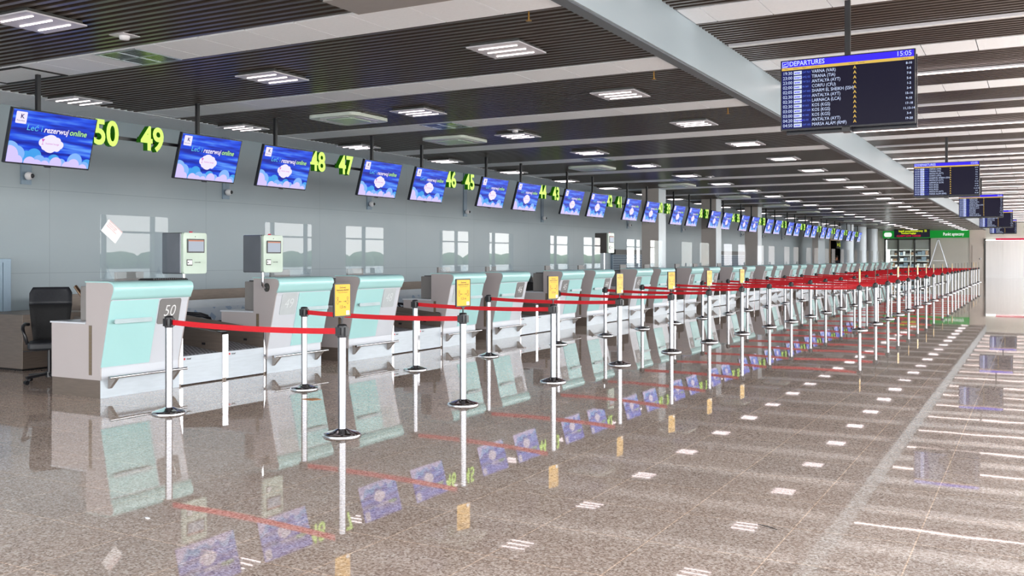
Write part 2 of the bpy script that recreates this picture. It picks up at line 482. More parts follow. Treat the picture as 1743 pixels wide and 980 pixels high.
def rrect(y0, y1, z0, z1, r, n=5):
    pts = []
    for (cy, cz, a0) in ((y1 - r, z0 + r, -90), (y1 - r, z1 - r, 0), (y0 + r, z1 - r, 90), (y0 + r, z0 + r, 180)):
        for k in range(n + 1):
            a = R(a0 + 90 * k / n); pts.append((cy + r * math.cos(a), cz + r * math.sin(a)))
    return pts

def text_geo(s, size, bold=0.0, extrude=0.0, align='LEFT', shear=0.0, res=3, bevel=0.0):
    cu = bpy.data.curves.new('t', 'FONT'); cu.body = s; cu.size = size; cu.offset = bold
    cu.extrude = extrude; cu.align_x = align; cu.align_y = 'CENTER'; cu.shear = shear; cu.resolution_u = res
    cu.bevel_depth = bevel
    o = bpy.data.objects.new('t', cu); COL.objects.link(o)
    dg = bpy.context.evaluated_depsgraph_get()
    me = bpy.data.meshes.new_from_object(o.evaluated_get(dg))
    vs = [tuple(v.co) for v in me.vertices]; fs = [tuple(p.vertices) for p in me.polygons]
    ns = [tuple(p.normal) for p in me.polygons]
    bpy.data.objects.remove(o); bpy.data.curves.remove(cu); bpy.data.meshes.remove(me)
    return vs, fs, ns
def toX(vs, x, y, z, wx=1.0):   # text on a plane facing +X, reading towards +Y
    return [(x + p[2], y + p[0] * wx, z + p[1]) for p in vs]
def toMY(vs, x, y, z, wx=1.0):  # text on a plane facing -Y, reading towards +X
    return [(x + p[0] * wx, y - p[2], z + p[1]) for p in vs]
def txt(mb, s, size, pos, face='X', wx=1.0, **k):
    vs, fs, ns = text_geo(s, size, **k)
    f = toX if face == 'X' else toMY
    mb.add(f(vs, *pos, wx=wx), fs)
    return ns

ORD = ['first', 'second', 'third', 'fourth', 'fifth', 'sixth', 'seventh', 'eighth', 'ninth', 'tenth', 'eleventh', 'twelfth', 'thirteenth', 'fourteenth', 'fifteenth', 'sixteenth', 'seventeenth', 'eighteenth', 'nineteenth', 'twentieth',
       'twenty-first', 'twenty-second', 'twenty-third', 'twenty-fourth', 'twenty-fifth', 'twenty-sixth', 'twenty-seventh', 'twenty-eighth', 'twenty-ninth', 'thirtieth']

S_, C_ = math.sin(R(YAW)), math.cos(R(YAW))
def y_on(u, X):       # depth Y of the line X = const seen at picture column u (used once, to read the plan off the photo)
    t = (u - 871.5) / 1630.0
    return X * (C_ + t * S_) / (t * C_ - S_)

# ------------------------------------------------------------------ setting: shell
WALL_X = -13.9
CZ = 3.93      # lower ceiling over the desks
CZ2 = 4.45     # higher ceiling right of the step
STEP = -3.70
Y0c, Y1c = BACK_Y, END_Y

m = MB(); m.box(WALL_X - 3, FAC_X, BACK_Y, END_Y + 4, -0.2, 0.0)
struct(m.obj('floor', 'floor'))
m = MB(); m.box(FAC_X, FAC_X + 140, -60, 320, -0.3, -0.02); m.box(-60, FAC_X, -60, BACK_Y - 0.01, -0.3, -0.02)
struct(m.obj('ground', 'concrete'))
m = MB()
m.box(WALL_X - 0.3, WALL_X, BACK_Y, 75.6, 0, 4.9)
m.box(WALL_X - 0.3, WALL_X, 83.6, END_Y, 0, 4.9)
m.box(WALL_X - 0.3, WALL_X, 75.6, 83.6, 3.0, 4.9)
struct(m.obj('wall_left', 'wall'))
m = MB(); m.box(WALL_X - 0.3, CEIL_X, ROOF_Y, END_Y + 4, 4.7, 5.1)
struct(m.obj('roof', 'ceil_dark'))
# glass front with mullions: right and back of the hall
m = MB()
m.box(FAC_X, FAC_X + 0.25, BACK_Y, END_Y, 0, 0.2); m.box(FAC_X, FAC_X + 0.25, BACK_Y, END_Y, 8.8, 9.0)
y = BACK_Y
i = 0
while y < END_Y:
    w = 0.7 if i % 4 == 0 else 0.1
    m.box(FAC_X, FAC_X + 0.2, y, y + w, 0.2, 8.8)
    m.box(CEIL_X, FAC_X, y, y + 0.12, 8.8, 9.1)  # bars over the added open-topped hall
    y += 2.4; i += 1
m.box(FAC_X + 0.02, FAC_X + 0.12, BACK_Y, END_Y, 2.6, 2.68)
m.box(FAC_X + 0.02, FAC_X + 0.12, BACK_Y, END_Y, 5.6, 5.68)
struct(m.obj('wall_right', 'frame'))
m = MB()
m.box(WALL_X, CEIL_X, BACK_Y - 0.2, BACK_Y, 4.2, 4.9)
for k in range(13): m.box(WALL_X + k * 1.95, WALL_X + k * 1.95 + 0.12, BACK_Y - 0.2, BACK_Y, 0, 4.2)
struct(m.obj('wall_back', 'frame'))
struct(MB().box(CEIL_X, FAC_X, END_Y, END_Y + 0.3, 0, 9.0).obj('wall_sky_block', 'greywall'))  # unseen wall, added to keep open sky out of the shield reflections
# hedge and far bank outside the glass front
m = MB()
for k in range(130):
    m.ball((FAC_X + 95 + random.uniform(-2, 2), -20 + k * 2.4, 0.8), random.uniform(2.0, 3.0), 10, 6, 0.8)
o = m.obj('hedge', 'hedge'); o['kind'] = 'stuff'; o['category'] = 'hedge'; o['label'] = 'green hedge outside beyond the glass front of the hall'

# ceiling: white tile strips, dark slat fields
PER = 3.33
P0 = 11.08
kmin, kmax = -6, 23
strips = MB(); slats = MB(); back = MB()
XL = -12.8
TS = 0.675
def tile_row(mb, xa, xb, ya, yb, z, ts=TS):
    x = xb
    while x > xa + 0.01:
        x2 = max(xa, x - ts)
        mb.box(x2 + 0.012, x, ya, yb, z, z + 0.02); x = x2
for k in range(kmin, kmax + 1):
    yc = P0 + k * PER
    ya, yb = yc - 0.36, yc + 0.36
    if ya > END_Y: break
    if ya < ROOF_Y: continue
    yb = min(yb, END_Y)
    if k >= -2:
        tile_row(strips, XL, -3.86, ya, yb, CZ); tile_row(strips, STEP, CEIL_X, ya, yb, CZ2)
    else:
        strips.box(XL, -3.86, ya, yb, CZ, CZ + 0.02); strips.box(STEP, CEIL_X, ya, yb, CZ2, CZ2 + 0.02)
    y2 = min(yc + PER - 0.36, END_Y)
    if y2 <= yb: continue
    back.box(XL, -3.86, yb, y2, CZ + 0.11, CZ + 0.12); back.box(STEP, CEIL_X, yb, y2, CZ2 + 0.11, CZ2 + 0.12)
    n = 21; p = (y2 - yb) / n
    for j in range(n):
        a = yb + j * p + 0.02
        slats.box(XL, -3.86, a, a + 0.055, CZ, CZ + 0.05)
        slats.box(STEP, CEIL_X, a, a + 0.055, CZ2, CZ2 + 0.05)
# tiles along the wall
y = ROOF_Y
while y < END_Y:
    y2 = min(y + 1.11, END_Y)
    strips.box(WALL_X, XL - 0.006, y + 0.006, y2, CZ - 0.005, CZ + 0.015); y = y2
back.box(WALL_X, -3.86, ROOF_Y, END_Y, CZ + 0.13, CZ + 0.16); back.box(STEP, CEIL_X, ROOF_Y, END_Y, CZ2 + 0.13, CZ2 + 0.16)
struct(strips.obj('ceiling', 'tile')); struct(slats.obj('ceiling_slats', 'slat')); struct(back.obj('ceiling_backing', 'slatback'))
# step between the two ceilings
m = MB(); m.box(-3.73, STEP, ROOF_Y, END_Y, CZ - 0.02, CZ2 + 0.13)
m.cur = 1; m.box(-3.86, -3.731, ROOF_Y, END_Y, CZ - 0.035, CZ + 0.13)
struct(m.obj('trim_1', ['fascia', 'fascia_low']))

# columns
def sq_column(x0, x1, y0, y1, label):
    t = thing('column', label, 'column', ((x0 + x1) / 2, y0, 0))
    hx = (x1 - x0) / 2
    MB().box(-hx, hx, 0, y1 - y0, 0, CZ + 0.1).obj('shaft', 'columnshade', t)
    MB().box(hx + 0.001, hx + 0.012, 0.0, y1 - y0, 0, CZ + 0.1).obj('lit_side', 'columnlight', t)  # thin paler sheet, the lit side of the shaft put into colour
    return t
for o in (sq_column(-11.85, -11.25, 30.8, 31.5, 'square wall column nearest the camera, behind the desks under the number 39'),
          sq_column(-11.85, -11.25, 37.4, 38.1, 'second square column behind the desks, beside the number 37'),
          sq_column(-11.85, -11.25, 43.9, 44.6, 'third square column behind the desks, beside the number 35'),
          sq_column(-12.85, -12.48, 64.0, 66.2, 'narrow pale square column before the dark passage at the far end')):
    struct(o)
for i, yy in enumerate((69.6, 75.3, 81.0)):
    o = MB().lathe([(0.44, 0), (0.44, 3.94)], 0, 0, 32).obj('round_column', 'columnlight')
    o.location = (-11.62, yy, 0); struct(o)
    tag(o, ['grey round column standing just past the last screens', 'middle one of the three grey round columns at the far end', 'farthest grey round column next to the green shop sign'][i], 'column', 'round columns at the far end')

# ------------------------------------------------------------------ far end
E = END_Y
# shop front
m = MB()
m.box(-13.9, -11.6, E, E + 0.2, 0, CZ); m.box(-8.0, -4.95, E, E + 0.2, 0, CZ)
struct(m.obj('wall_far', 'greywall'))
struct(MB().box(-4.95, -3.75, E - 0.05, E + 0.2, 0, 4.9).obj('wall_far_side', 'beige'))
struct(MB().box(-3.75, CEIL_X, E - 0.02, E + 0.2, 3.1, 4.9).obj('wall_far_upper', 'greywall'))
struct(MB().box(-11.6, -8.0, E + 3.4, E + 3.6, 0, CZ).obj('wall_shop', 'dark'))
t = thing('glazed_shopfront', 'glazed shopfront with dark frames under the green sign at the far end', 'shopfront', (-9.8, E, 0))
m = MB()
for x in (-1.8, -0.75, 0.55, 1.75): m.box(x, x + 0.13, -0.05, 0.05, 0, 3.3)
m.box(-1.8, 1.88, -0.05, 0.05, 3.15, 3.3); m.box(-1.8, 1.88, -0.05, 0.05, 0, 0.12)
m.obj('frame', 'frame', t)
MB().box(-1.67, 1.75, -0.005, 0.005, 0.12, 3.15).obj('pane', 'glass', t)
m = MB(); m.box(-1.6, 1.7, 0.1, 0.12, 2.35, 3.15); m.obj('blind', 'beige', t)
shelf = thing('shop_shelf', 'shelf of goods seen through the far shop window', 'shelf', (-9.8, E + 2.4, 0))
m = MB()
for z in (0.1, 0.8, 1.3, 1.8, 2.3): m.box(-1.7, 1.7, 0, 0.5, z, z + 0.05)
for x in (-1.7, 0, 1.66): m.box(x, x + 0.05, 0, 0.5, 0, 2.4)
m.obj('rack', 'whitewall', shelf)
m = MB()
for z in (0.15, 0.85, 1.35, 1.85):
    x = -1.6
    while x < 1.5:
        w = random.uniform(0.12, 0.35); m.cur = random.randrange(4); m.box(x, x + w, 0.05, 0.4, z, z + random.uniform(0.15, 0.38)); x += w + 0.05
o = m.obj('goods', ['tan_box', 'copper', 'paper', 'cabinet'], shelf); o['kind'] = 'stuff'

def sign_board(name, label, x0, x1, z0, z1, y, mats, texts, d=0.08):
    t = thing(name, label, 'sign', (x0, y, z0))
    MB().box(0, x1 - x0, 0, d, 0, z1 - z0).obj('panel', mats, t)
    for (s, mt, size, px, pz, wx) in texts:
        mm = MB(); txt(mm, s, size, (px, -0.012, pz), face='Y', wx=wx, bold=0.006)
        mm.obj('lettering', mt, t, fix=False)
    return t
gs = sign_board('shop_sign', 'long green lit shop sign reading Punkt above the shop glass', -11.7, -4.97, 3.3, 3.93, E - 0.18, 'green_sign',
           [('Punkt', 'wh_sign', 0.36, 1.05, 0.30, 1.1), ('Punkt apteczny', 'wh_sign', 0.36, 4.75, 0.30, 0.72)])
MB().prism_y([(0.1 + p[0], p[1]) for p in rrect(0, 0.62, 0.12, 0.5, 0.16)], -0.03, -0.005).obj('white_pill', 'wh_sign', gs)
sign_board('information_sign', 'dark hanging sign with yellow and red lines before the green sign', -10.3, -7.6, 3.28, 3.92, E - 4.2, 'navy',
           [('bagaż ponadwymiarowy  22', 'ye_sign', 0.22, 0.35, 0.52, 0.85), ('oversized baggage', 'ye_sign', 0.17, 0.55, 0.34, 0.9), ('CLARPY LOW TOROSI', 're_sign', 0.2, 0.2, 0.12, 0.9)])
# door in the beige wall
t = thing('door_1', 'plain beige door with round handle in the far wall', 'door', (-4.75, E - 0.06, 0))
struct(t)
MB().box(0, 0.85, -0.04, 0, 0, 2.6).obj('leaf', 'beige', t)
MB().ball((0.6, -0.09, 1.55), 0.07).obj('door_handle', 'alu', t)
struct(MB().box(-3.86, -3.74, E - 0.14, E - 0.05, 0, 3.2).obj('trim_2', 'frame'))
# white site hoarding
m = MB()
x = -3.73
m.box(-3.73, 7.1, E - 0.262, E - 0.25, 0, 3.05)
while x < 6.0:
    m.box(x, x + 1.22, E - 0.3, E - 0.262, 0, 3.05); x += 1.228
o = m.obj('site_hoarding', 'whitewall'); tag(o, 'tall white boarded hoarding closing the hall at far right', 'hoarding')
o = MB().box(-3.0, 6, E - 0.34, E - 0.26, 3.06, 3.22).obj('red_rail', 're_sign'); tag(o, 'thin red lit strip above the white hoarding', 'light strip')
# passage with sign, left
m = MB(); m.box(WALL_X - 2.9, WALL_X - 2.8, 73, 86, 0, 4.9); m.box(WALL_X - 2.9, WALL_X - 0.3, 73, 73.2, 0, 4.9); m.box(WALL_X - 2.9, WALL_X - 0.3, 86, 86.2, 0, 4.9); m.box(WALL_X - 2.9, WALL_X - 0.3, 73, 86.2, 3.3, 3.4)
struct(m.obj('wall_passage', 'dark'))
m = MB(); m.box(WALL_X - 0.05, WALL_X + 0.06, 75.5, 75.75, 0, 3.0); m.box(WALL_X - 0.05, WALL_X + 0.06, 83.5, 83.7, 0, 3.0); m.box(WALL_X - 0.05, WALL_X + 0.06, 75.5, 83.7, 2.95, 3.1)
struct(m.obj('trim_3', 'brownframe'))
t = thing('direction_sign', 'dark sign with yellow-green lettering in the far left passage', 'sign', (WALL_X + 0.15, 77.2, 2.35))
MB().box(0, 0.08, 0, 5.0, 0, 0.55).obj('panel', 'blackmatte', t)
m = MB(); txt(m, '>>  Gates', 0.42, (0.09, 0.25, 0.28), wx=1.2, bold=0.01); m.obj('lettering', 'ye_sign', t, fix=False)
m = MB(); m.box(0.03, 0.05, 0.6, 0.62, 0.55, 0.66); m.box(0.03, 0.05, 4.3, 4.32, 0.55, 0.66); m.box(-0.15, 0.05, 0.6, 0.62, 0.64, 0.66); m.box(-0.15, 0.05, 4.3, 4.32, 0.64, 0.66); m.obj('hanger', 'black', t)
# step ladder
def ladder(name, label, x, y, h, rz, lean=0.16):
    t = thing(name, label, 'ladder', (x, y, 0), rz)
    for sgn in (1, -1):
        m = MB()
        top = 0.0
        for sx in (-1, 1):
            m.bar((sgn * h * 0.30, sx * 0.28, 0), (sgn * 0.03, sx * 0.17, h), 0.07, 0.04)
        n = int(h / 0.28)
        for i in range(1, n):
            f = i / n
            m.bar((sgn * (h * 0.30 * (1 - f) + 0.03 * f), -(0.28 * (1 - f) + 0.17 * f), h * f), (sgn * (h * 0.30 * (1 - f) + 0.03 * f), 0.28 * (1 - f) + 0.17 * f, h * f), 0.07, 0.03)
        m.obj('leg_frame', 'alu', t)
    MB().box(-0.12, 0.12, -0.2, 0.2, h, h + 0.03).obj('top_cap', 'black', t)
    m = MB(); m.bar((h * 0.16, 0.2, h * 0.45), (-h * 0.16, 0.2, h * 0.45), 0.02, 0.02); m.obj('spreader', 'alu', t)
ladder('step_ladder', 'tall aluminium step ladder against the grey far wall', -7.15, E - 2.2, 3.1, R(8))

# ------------------------------------------------------------------ check-in desks
DX = -9.16
DW = 1.12
PITCH = 4.38
YE, YO = 7.15, 9.78
def front_x(z):  # the slanted front of a desk
    if z < 0.33: return 0.0
    return 0.16 * (z - 0.33) / 0.72
NOSE = [(0.16, 1.05), (0.195, 1.14), (0.215, 1.19), (0.222, 1.225), (0.212, 1.258), (0.185, 1.28), (0.14, 1.29)]
BODY = [(-0.84, 0.2), (0, 0.2), (0, 0.33)] + NOSE + [(-0.24, 1.29), (-0.24, 0.82), (-0.84, 0.82)]
def plate_pts(y0, y1, z0, z1, r):
    return rrect(y0, y1, z0, z1, r)
def on_front(mb, pts, off0, off1):   # a (y,z) outline laid on the slanted front
    n = len(pts)
    vs = [(front_x(p[1]) + off0, p[0], p[1]) for p in pts] + [(front_x(p[1]) + off1, p[0], p[1]) for p in pts]
    mb.add(vs, [tuple(reversed(range(n))), tuple(range(n, 2 * n))] + [(i, (i + 1) % n, (i + 1) % n + n, i + n) for i in range(n)])
def make_desk(mirror, label):
    t = thing('check_in_desk', label, 'desk', group='check-in desks along the wall')
    fy = (lambda a, b: (DW - b, DW - a)) if mirror else (lambda a, b: (a, b))
    MB().prism_y(BODY, 0.016, DW - 0.016).obj('body', 'white', t)
    for y0 in (0, DW - 0.015):
        MB().prism_y([(x * 1.0, z) for x, z in BODY], y0, y0 + 0.015).obj('side_panel', 'side', t)
    # cap: wraps the top and the nose
    outer = [(0.188, 1.10), (0.203, 1.14), (0.226, 1.185), (0.236, 1.225), (0.226, 1.268), (0.195, 1.293), (0.14, 1.304), (-0.25, 1.304)]
    inner = [(-0.25, 1.292), (0.14, 1.292), (0.187, 1.282), (0.215, 1.26), (0.224, 1.225), (0.217, 1.19), (0.197, 1.145), (0.178, 1.10)]
    MB().prism_y(outer + inner, -0.006, DW + 0.006, True).obj('countertop', 'mint', t)
    MB().box(-0.86, -0.245, -0.006, DW + 0.006, 0.822, 0.84).obj('work_surface', 'white', t)
    a, b = fy(0.0, 0.66)
    m = MB(); on_front(m, [(a, 0.345), (b, 0.345), (b, 1.09), (a, 1.09)], 0.002, 0.010); m.obj('front_panel', 'mint', t)
    a, b = fy(0.05, 0.56)
    m = MB(); m.prism_x(rrect(a, b, 0.835, 0.885, 0.012, 2), front_x(0.86) + 0.05, front_x(0.86) + 0.062)
    m.box(front_x(0.86), front_x(0.86) + 0.05, a + 0.03, a + 0.06, 0.85, 0.87); m.box(front_x(0.86), front_x(0.86) + 0.05, b - 0.06, b - 0.03, 0.85, 0.87)
    m.obj('handle', 'handle', t)
    m = MB(); m.box(-0.83, -0.002, 0.0, DW, 0.0, 0.2); m.cur = 1; m.box(-0.0019, 0.003, 0.001, DW - 0.001, 0.0, 0.2); m.obj('kick_plate', ['steel_dark', 'steel_bright'], t)
    rail = MB().tube([(0.13, 0.02, 0.235), (0.13, DW - 0.0, 0.235)], 0.017, 10).obj('foot_rail', 'chrome', t)
    for yb in (0.1, 0.98):
        MB().prism_y([(0.004, 0.10), (0.02, 0.10), (0.14, 0.22), (0.14, 0.235), (0.004, 0.235)], yb, yb + 0.04).obj('bracket', 'steel', rail)
    m = MB()
    for k in range(13): m.box(-0.185, -0.145, -0.006, -0.001, 0.26 + k * 0.042, 0.26 + k * 0.042 + 0.034)
    m.cur = 1; m.box(-0.19, -0.14, -0.003, 0.0, 0.25, 0.81)
    m.obj('vent_strip', ['vent', 'steel_dark'], t)
    a, b = fy(0.685, 1.0)
    m = MB(); on_front(m, plate_pts(a, b, 0.79, 1.09, 0.03), 0.002, 0.008)
    m.obj('number_plate', 'plate', t)
    return t
desk_even = make_desk(False, ''); desk_odd = make_desk(True, '')
GLARE = {49, 48, 47}  # desks whose plates have glare painted into their colour
def plate_text(num, desk, mirror, pale):
    plate = [c for c in desk.children if c.name.startswith('number_plate')][0]
    m = MB()
    vs, fs, ns = text_geo(str(num), 0.19, bold=-0.0015, align='CENTER', shear=0.15, res=3)
    yc = (DW - 0.8425) if mirror else 0.8425
    vv = []
    for p in vs:
        z = 0.94 + p[1] * 1.0
        vv.append((front_x(z) + 0.0095, yc + p[0] * 0.92, z))
    m.add(vv, fs)
    m.obj('numerals', 'digit_glare' if pale else 'digit', plate, fix=False)
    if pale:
        plate.data = plate.data.copy(); plate.data.materials[0] = M['plate_glare']
desks = {}
for k in range(15):
    for odd in (0, 1):
        num = 50 - 2 * k - odd
        src = desk_odd if odd else desk_even
        d = src if k == 0 else copy_tree(src)
        desks[num] = (d, (YO if odd else YE) + k * PITCH)
for num, (d, yy) in desks.items():
    d.location = (DX, yy, 0)
    d['label'] = 'mint and grey check-in desk numbered %d%s' % (num, {50: ', nearest the camera', 49: ', its number painted pale to stand for glare'}.get(num, ', under the lit %d' % num))
    d['group'] = 'check-in desks along the wall'
    plate_text(num, d, num % 2 == 1, num in GLARE)

# weigh conveyors, two between desks of a pair
CW = 0.74
def make_conveyor():
    t = thing('baggage_conveyor', '', 'conveyor', group='baggage conveyors between the desks')
    MB().box(-0.06, 0.0, 0.03, CW - 0.03, 0.015, 0.36).obj('front_panel', 'steel_bright', t)
    prof = [(-1.95, 0.0), (0.0, 0.0), (0.0, 0.575), (-0.015, 0.598), (-0.04, 0.606), (-0.1, 0.61), (-1.95, 0.80)]
    for y0 in (0.0, CW - 0.03):
        MB().prism_y(prof, y0, y0 + 0.03).obj('side_wall', 'steel_dark', t)
        MB().prism_y([(0.001, 0.03), (0.01, 0.03), (0.01, 0.585), (-0.01, 0.612), (-0.04, 0.62), (-0.1, 0.624), (-0.1, 0.616), (-0.04, 0.612), (-0.012, 0.605), (0.001, 0.58)], y0 - 0.004, y0 + 0.055 if y0 == 0 else y0 + 0.034).obj('end_trim', 'chrome', t)
    MB().prism_y([(-1.95, 0.2), (-0.065, 0.2), (-0.065, 0.35), (-0.09, 0.365), (-1.95, 0.56)], 0.032, CW - 0.032).obj('belt', 'belt', t)
    m = MB(); txt(m, 'Alstef', 0.03, (0.001, 0.12, 0.325), bold=0.001); m.obj('maker_lettering', 'inkblack', t, fix=False)
    m = MB(); m.prism_x(rrect(0.075, 0.1, 0.315, 0.34, 0.006, 2), 0.0005, 0.0015); m.obj('red_mark', 'red', t)
    MB().box(-0.36, -0.30, CW - 0.036, CW - 0.031, 0.44, 0.47).obj('sensor', 'black', t)
    return t
cv = make_conveyor()
for k in range(15):
    for j in (0, 1):
        c = cv if (k == 0 and j == 0) else copy_tree(cv)
        c.location = (DX - 0.02, YE + k * PITCH + DW + 0.012 + j * (CW + 0.008), 0)
        e = 50 - 2 * k
        c['label'] = 'steel baggage conveyor with dark belt right beside desk %d' % (e if j == 0 else e - 1)
        c['group'] = 'baggage conveyors between the desks'

# collecting conveyor behind
t = thing('collector_conveyor', 'long steel collector conveyor running behind the desks by the wall', 'conveyor', (-12.3, 8.35, 0))
m = MB(); m.box(-1.1, 0.0, 0, 1.2, 0.03, 0.78); m.obj('end_cabinet', 'steel_dark', t, bevel=0.004)
MB().box(-1.05, -0.05, 0.03, 1.2, 0.0, 0.03).obj('plinth', 'blackmatte', t)
L_ = 74.5 - 8.35
MB().box(-0.06, 0.0, 1.2, L_, 0.74, 0.87).obj('guard_rail', 'steel_bright', t)
MB().box(-0.05, -0.01, 1.2, L_, 0.5, 0.74).obj('film_strip', 'film', t)
MB().box(-1.0, -0.06, 1.2, L_, 0.45, 0.55).obj('belt', 'blackmatte', t)
MB().box(-1.06, -1.0, 1.2, L_, 0.45, 1.0).obj('rear_guard', 'steel_dark', t)
for k in range(16):
    MB().box(-0.95, -0.04, 1.6 + k * 4.2, 1.7 + k * 4.2, 0.0, 0.46).obj('support', 'steel_dark', t)
# cabinet against wall
t = thing('cabinet', 'blue-grey tambour cabinet cut by the left picture edge', 'cabinet', (-13.88, 7.4, 0))
MB().box(0, 0.5, 0, 1.5, 0.0, 1.56).obj('body', 'cabinet', t, bevel=0.005)
m = MB()
for k in range(18): m.box(0.5, 0.512, 0.06 + k * 0.077, 0.125 + k * 0.077, 0.1, 1.5)
m.obj('door', 'cabinet', t)

# acrylic shields on the counters
def make_shield():
    t = thing('acrylic_shield', '', 'screen', group='clear acrylic shields on the counters')
    MB().prism_x(rrect(0, 0.96, 0.025, 0.755, 0.02, 3), -0.003, 0.003).obj('sheet', 'plexi', t)
    for y0 in (0.1, 0.82):
        m = MB(); m.prism_y([(-0.10, 0), (0.10, 0), (0.03, 0.10), (0.0, 0.16), (-0.03, 0.10)], y0, y0 + 0.005); m.obj('foot', 'plexi', t)
    return t
sh = make_shield()
for i, (num, (d, yy)) in enumerate(desks.items()):
    s = sh if i == 0 else copy_tree(sh)
    s.location = (DX - 0.12, yy + 0.09, 1.304)
    s['label'] = 'clear acrylic shield on top of desk %d' % num + (', with a paper notice stuck on it' if num == 50 else '')
    s['group'] = 'clear acrylic shields on the counters'
# paper notice on the first shield
t = thing('paper_notice', 'white paper notice taped askew to the nearest shield', 'notice', (DX - 0.115, YE + 0.115, 1.885))
q = bpy.data.objects
mm = MB()
a = R(-38)
def rot2(p): return (p[0] * math.cos(a) - p[1] * math.sin(a), p[0] * math.sin(a) + p[1] * math.cos(a))
pts = [rot2(p) for p in ((-0.02, -0.0), (0.22, -0.0), (0.22, 0.17), (-0.02, 0.17))]
mm.prism_x([(p[0], p[1] - 0.02) for p in pts], 0, 0.0012); mm.obj('sheet', 'paper', t)
mm = MB(); 
vs, fs, ns = text_geo('BEZPIECZNY DYSTANS\nzachowaj odstęp\nod innych osób\nkeep your distance', 0.021, res=2)
mm.add([(0.0018, rot2((p[0], p[1] + 0.13))[0], rot2((p[0], p[1] + 0.13))[1] - 0.02) for p in vs], fs); mm.obj('lettering', 'redink', t, fix=False)

# monitors and printers behind the counters
def make_monitor():
    t = thing('monitor', '', 'monitor', group='staff monitors behind the counters')
    MB().box(-0.02, 0.02, -0.2, 0.2, 0.22, 0.56).obj('casing', 'tan_box', t, bevel=0.006)
    MB().box(-0.024, -0.021, -0.18, 0.18, 0.24, 0.54).obj('display', 'inkblack', t)
    MB().box(0.0, 0.04, -0.03, 0.03, 0.02, 0.3).obj('neck', 'tan_box', t)
    MB().box(-0.1, 0.1, -0.12, 0.12, 0.0, 0.02).obj('foot', 'tan_box', t)
    return t
def make_printer():
    t = thing('printer', '', 'printer', group='boarding pass printers behind the counters')
    MB().box(-0.14, 0.14, -0.17, 0.17, 0.0, 0.40).obj('casing', 'tan_box', t, bevel=0.01)
    MB().box(-0.1, 0.1, -0.12, 0.12, 0.40, 0.415).obj('lid', 'frame', t)
    return t
mo = make_monitor(); pr = make_printer()
for i, num in enumerate(range(50, 38, -1)):
    d, yy = desks[num]
    a = mo if i == 0 else copy_tree(mo); b = pr if i == 0 else copy_tree(pr)
    a.location = (DX - 0.5, yy + 0.8, 0.84); b.location = (DX - 0.45, yy + 0.36, 0.84)
    a['label'] = 'small grey monitor behind the shield of desk %d' % num; a['group'] = 'staff monitors behind the counters'
    b['label'] = 'grey boarding pass printer behind the counter of desk %d' % num; b['group'] = 'boarding pass printers behind the counters'
# black ribbed tray on desk 50
t = thing('ribbed_mat', 'black ribbed mat lying on the right end of desk 50', 'mat', (DX + 0.02, YE + 0.60, 1.305))
MB().box(-0.12, 0.13, 0, 0.52, 0, 0.012).obj('base', 'blackmatte', t)
m = MB()
for k in range(16): m.box(-0.11, 0.12, 0.015 + k * 0.032, 0.03 + k * 0.032, 0.012, 0.022)
m.obj('ribs', 'black', t)

# kiosks on arms
def kiosk(label, x, y, z, arm, mats=('kiosk', 'kioskside')):
    t = thing('self_service_kiosk', label, 'kiosk', (x, y, z))
    W, D, H = 0.37, 0.37, 0.50
    MB().box(-D, -0.045, 0, W, 0, H).obj('casing', mats[1], t, bevel=0.012)
    MB().prism_x(rrect(0, W, 0, H, 0.03, 4), -0.044, 0.0).obj('front_cover', mats[0], t, bevel=0.004)
    sc_ = MB().prism_x(rrect(0.055, 0.325, 0.255, 0.425, 0.004, 1), 0.001, 0.008).obj('display_frame', 'black', t)
    MB().box(0.009, 0.010, 0.07, 0.31, 0.272, 0.41).obj('display', 'lcd', sc_)
    MB().box(0.0101, 0.0105, 0.07, 0.31, 0.395, 0.41).obj('orange_bar', 'lcd_or', sc_)
    s2 = MB().prism_x(rrect(0.05, 0.135, 0.10, 0.175, 0.004, 1), 0.001, 0.006).obj('scanner_window', 'inkblack', t)
    MB().box(0.007, 0.008, 0.055, 0.13, 0.112, 0.165).obj('scanner_glass', 'paper', s2)
    MB().ball((0.008, 0.068, 0.137), 0.008, 8, 6).obj('red_eye', 'navy', s2)
    m = MB(); txt(m, 'SCAN HERE', 0.018, (0.002, 0.175, 0.138), bold=0.0005); m.obj('lettering', 'inkblack', t, fix=False)
    MB().box(-0.035, -0.02, 0.12, 0.16, H, H + 0.015).obj('status_lamp', 're_sign', t)
    MB().ball((0.0, 0.185, 0.452), 0.006, 8, 6).obj('camera_dot', 'inkblack', t)
    MB().tube(arm, 0.018, 10).obj('arm', 'chrome', t)
    return t
kiosk('white check-in kiosk on a short pole at the right end of desk 50', -9.0, 8.19, 1.375, [(-0.12, 0.115, 0.0), (-0.12, 0.115, -0.07)])
k2 = kiosk('white check-in kiosk on a bent arm fixed to the side of desk 49', -8.99, 9.54, 1.375,
           [(-0.13, 0.12, 0.0), (-0.13, 0.12, -0.12), (-0.14, 0.13, -0.17), (-0.15, 0.16, -0.2), (-0.16, 0.2, -0.205), (-0.16, 0.232, -0.205)])
MB().prism_y([(-0.16 + 0.045 * math.cos(R(a)), -0.205 + 0.06 * math.sin(R(a))) for a in range(0, 360, 20)], 0.222, 0.238).obj('mounting_plate', 'frame', k2)
kiosk('dark-sided kiosk on a tall pole between desks 44 and 43', -9.35, 22.018, 1.70, [(-0.18, 0.15, 0.0), (-0.18, 0.15, -1.06)], ('kiosk', 'kioskdark'))

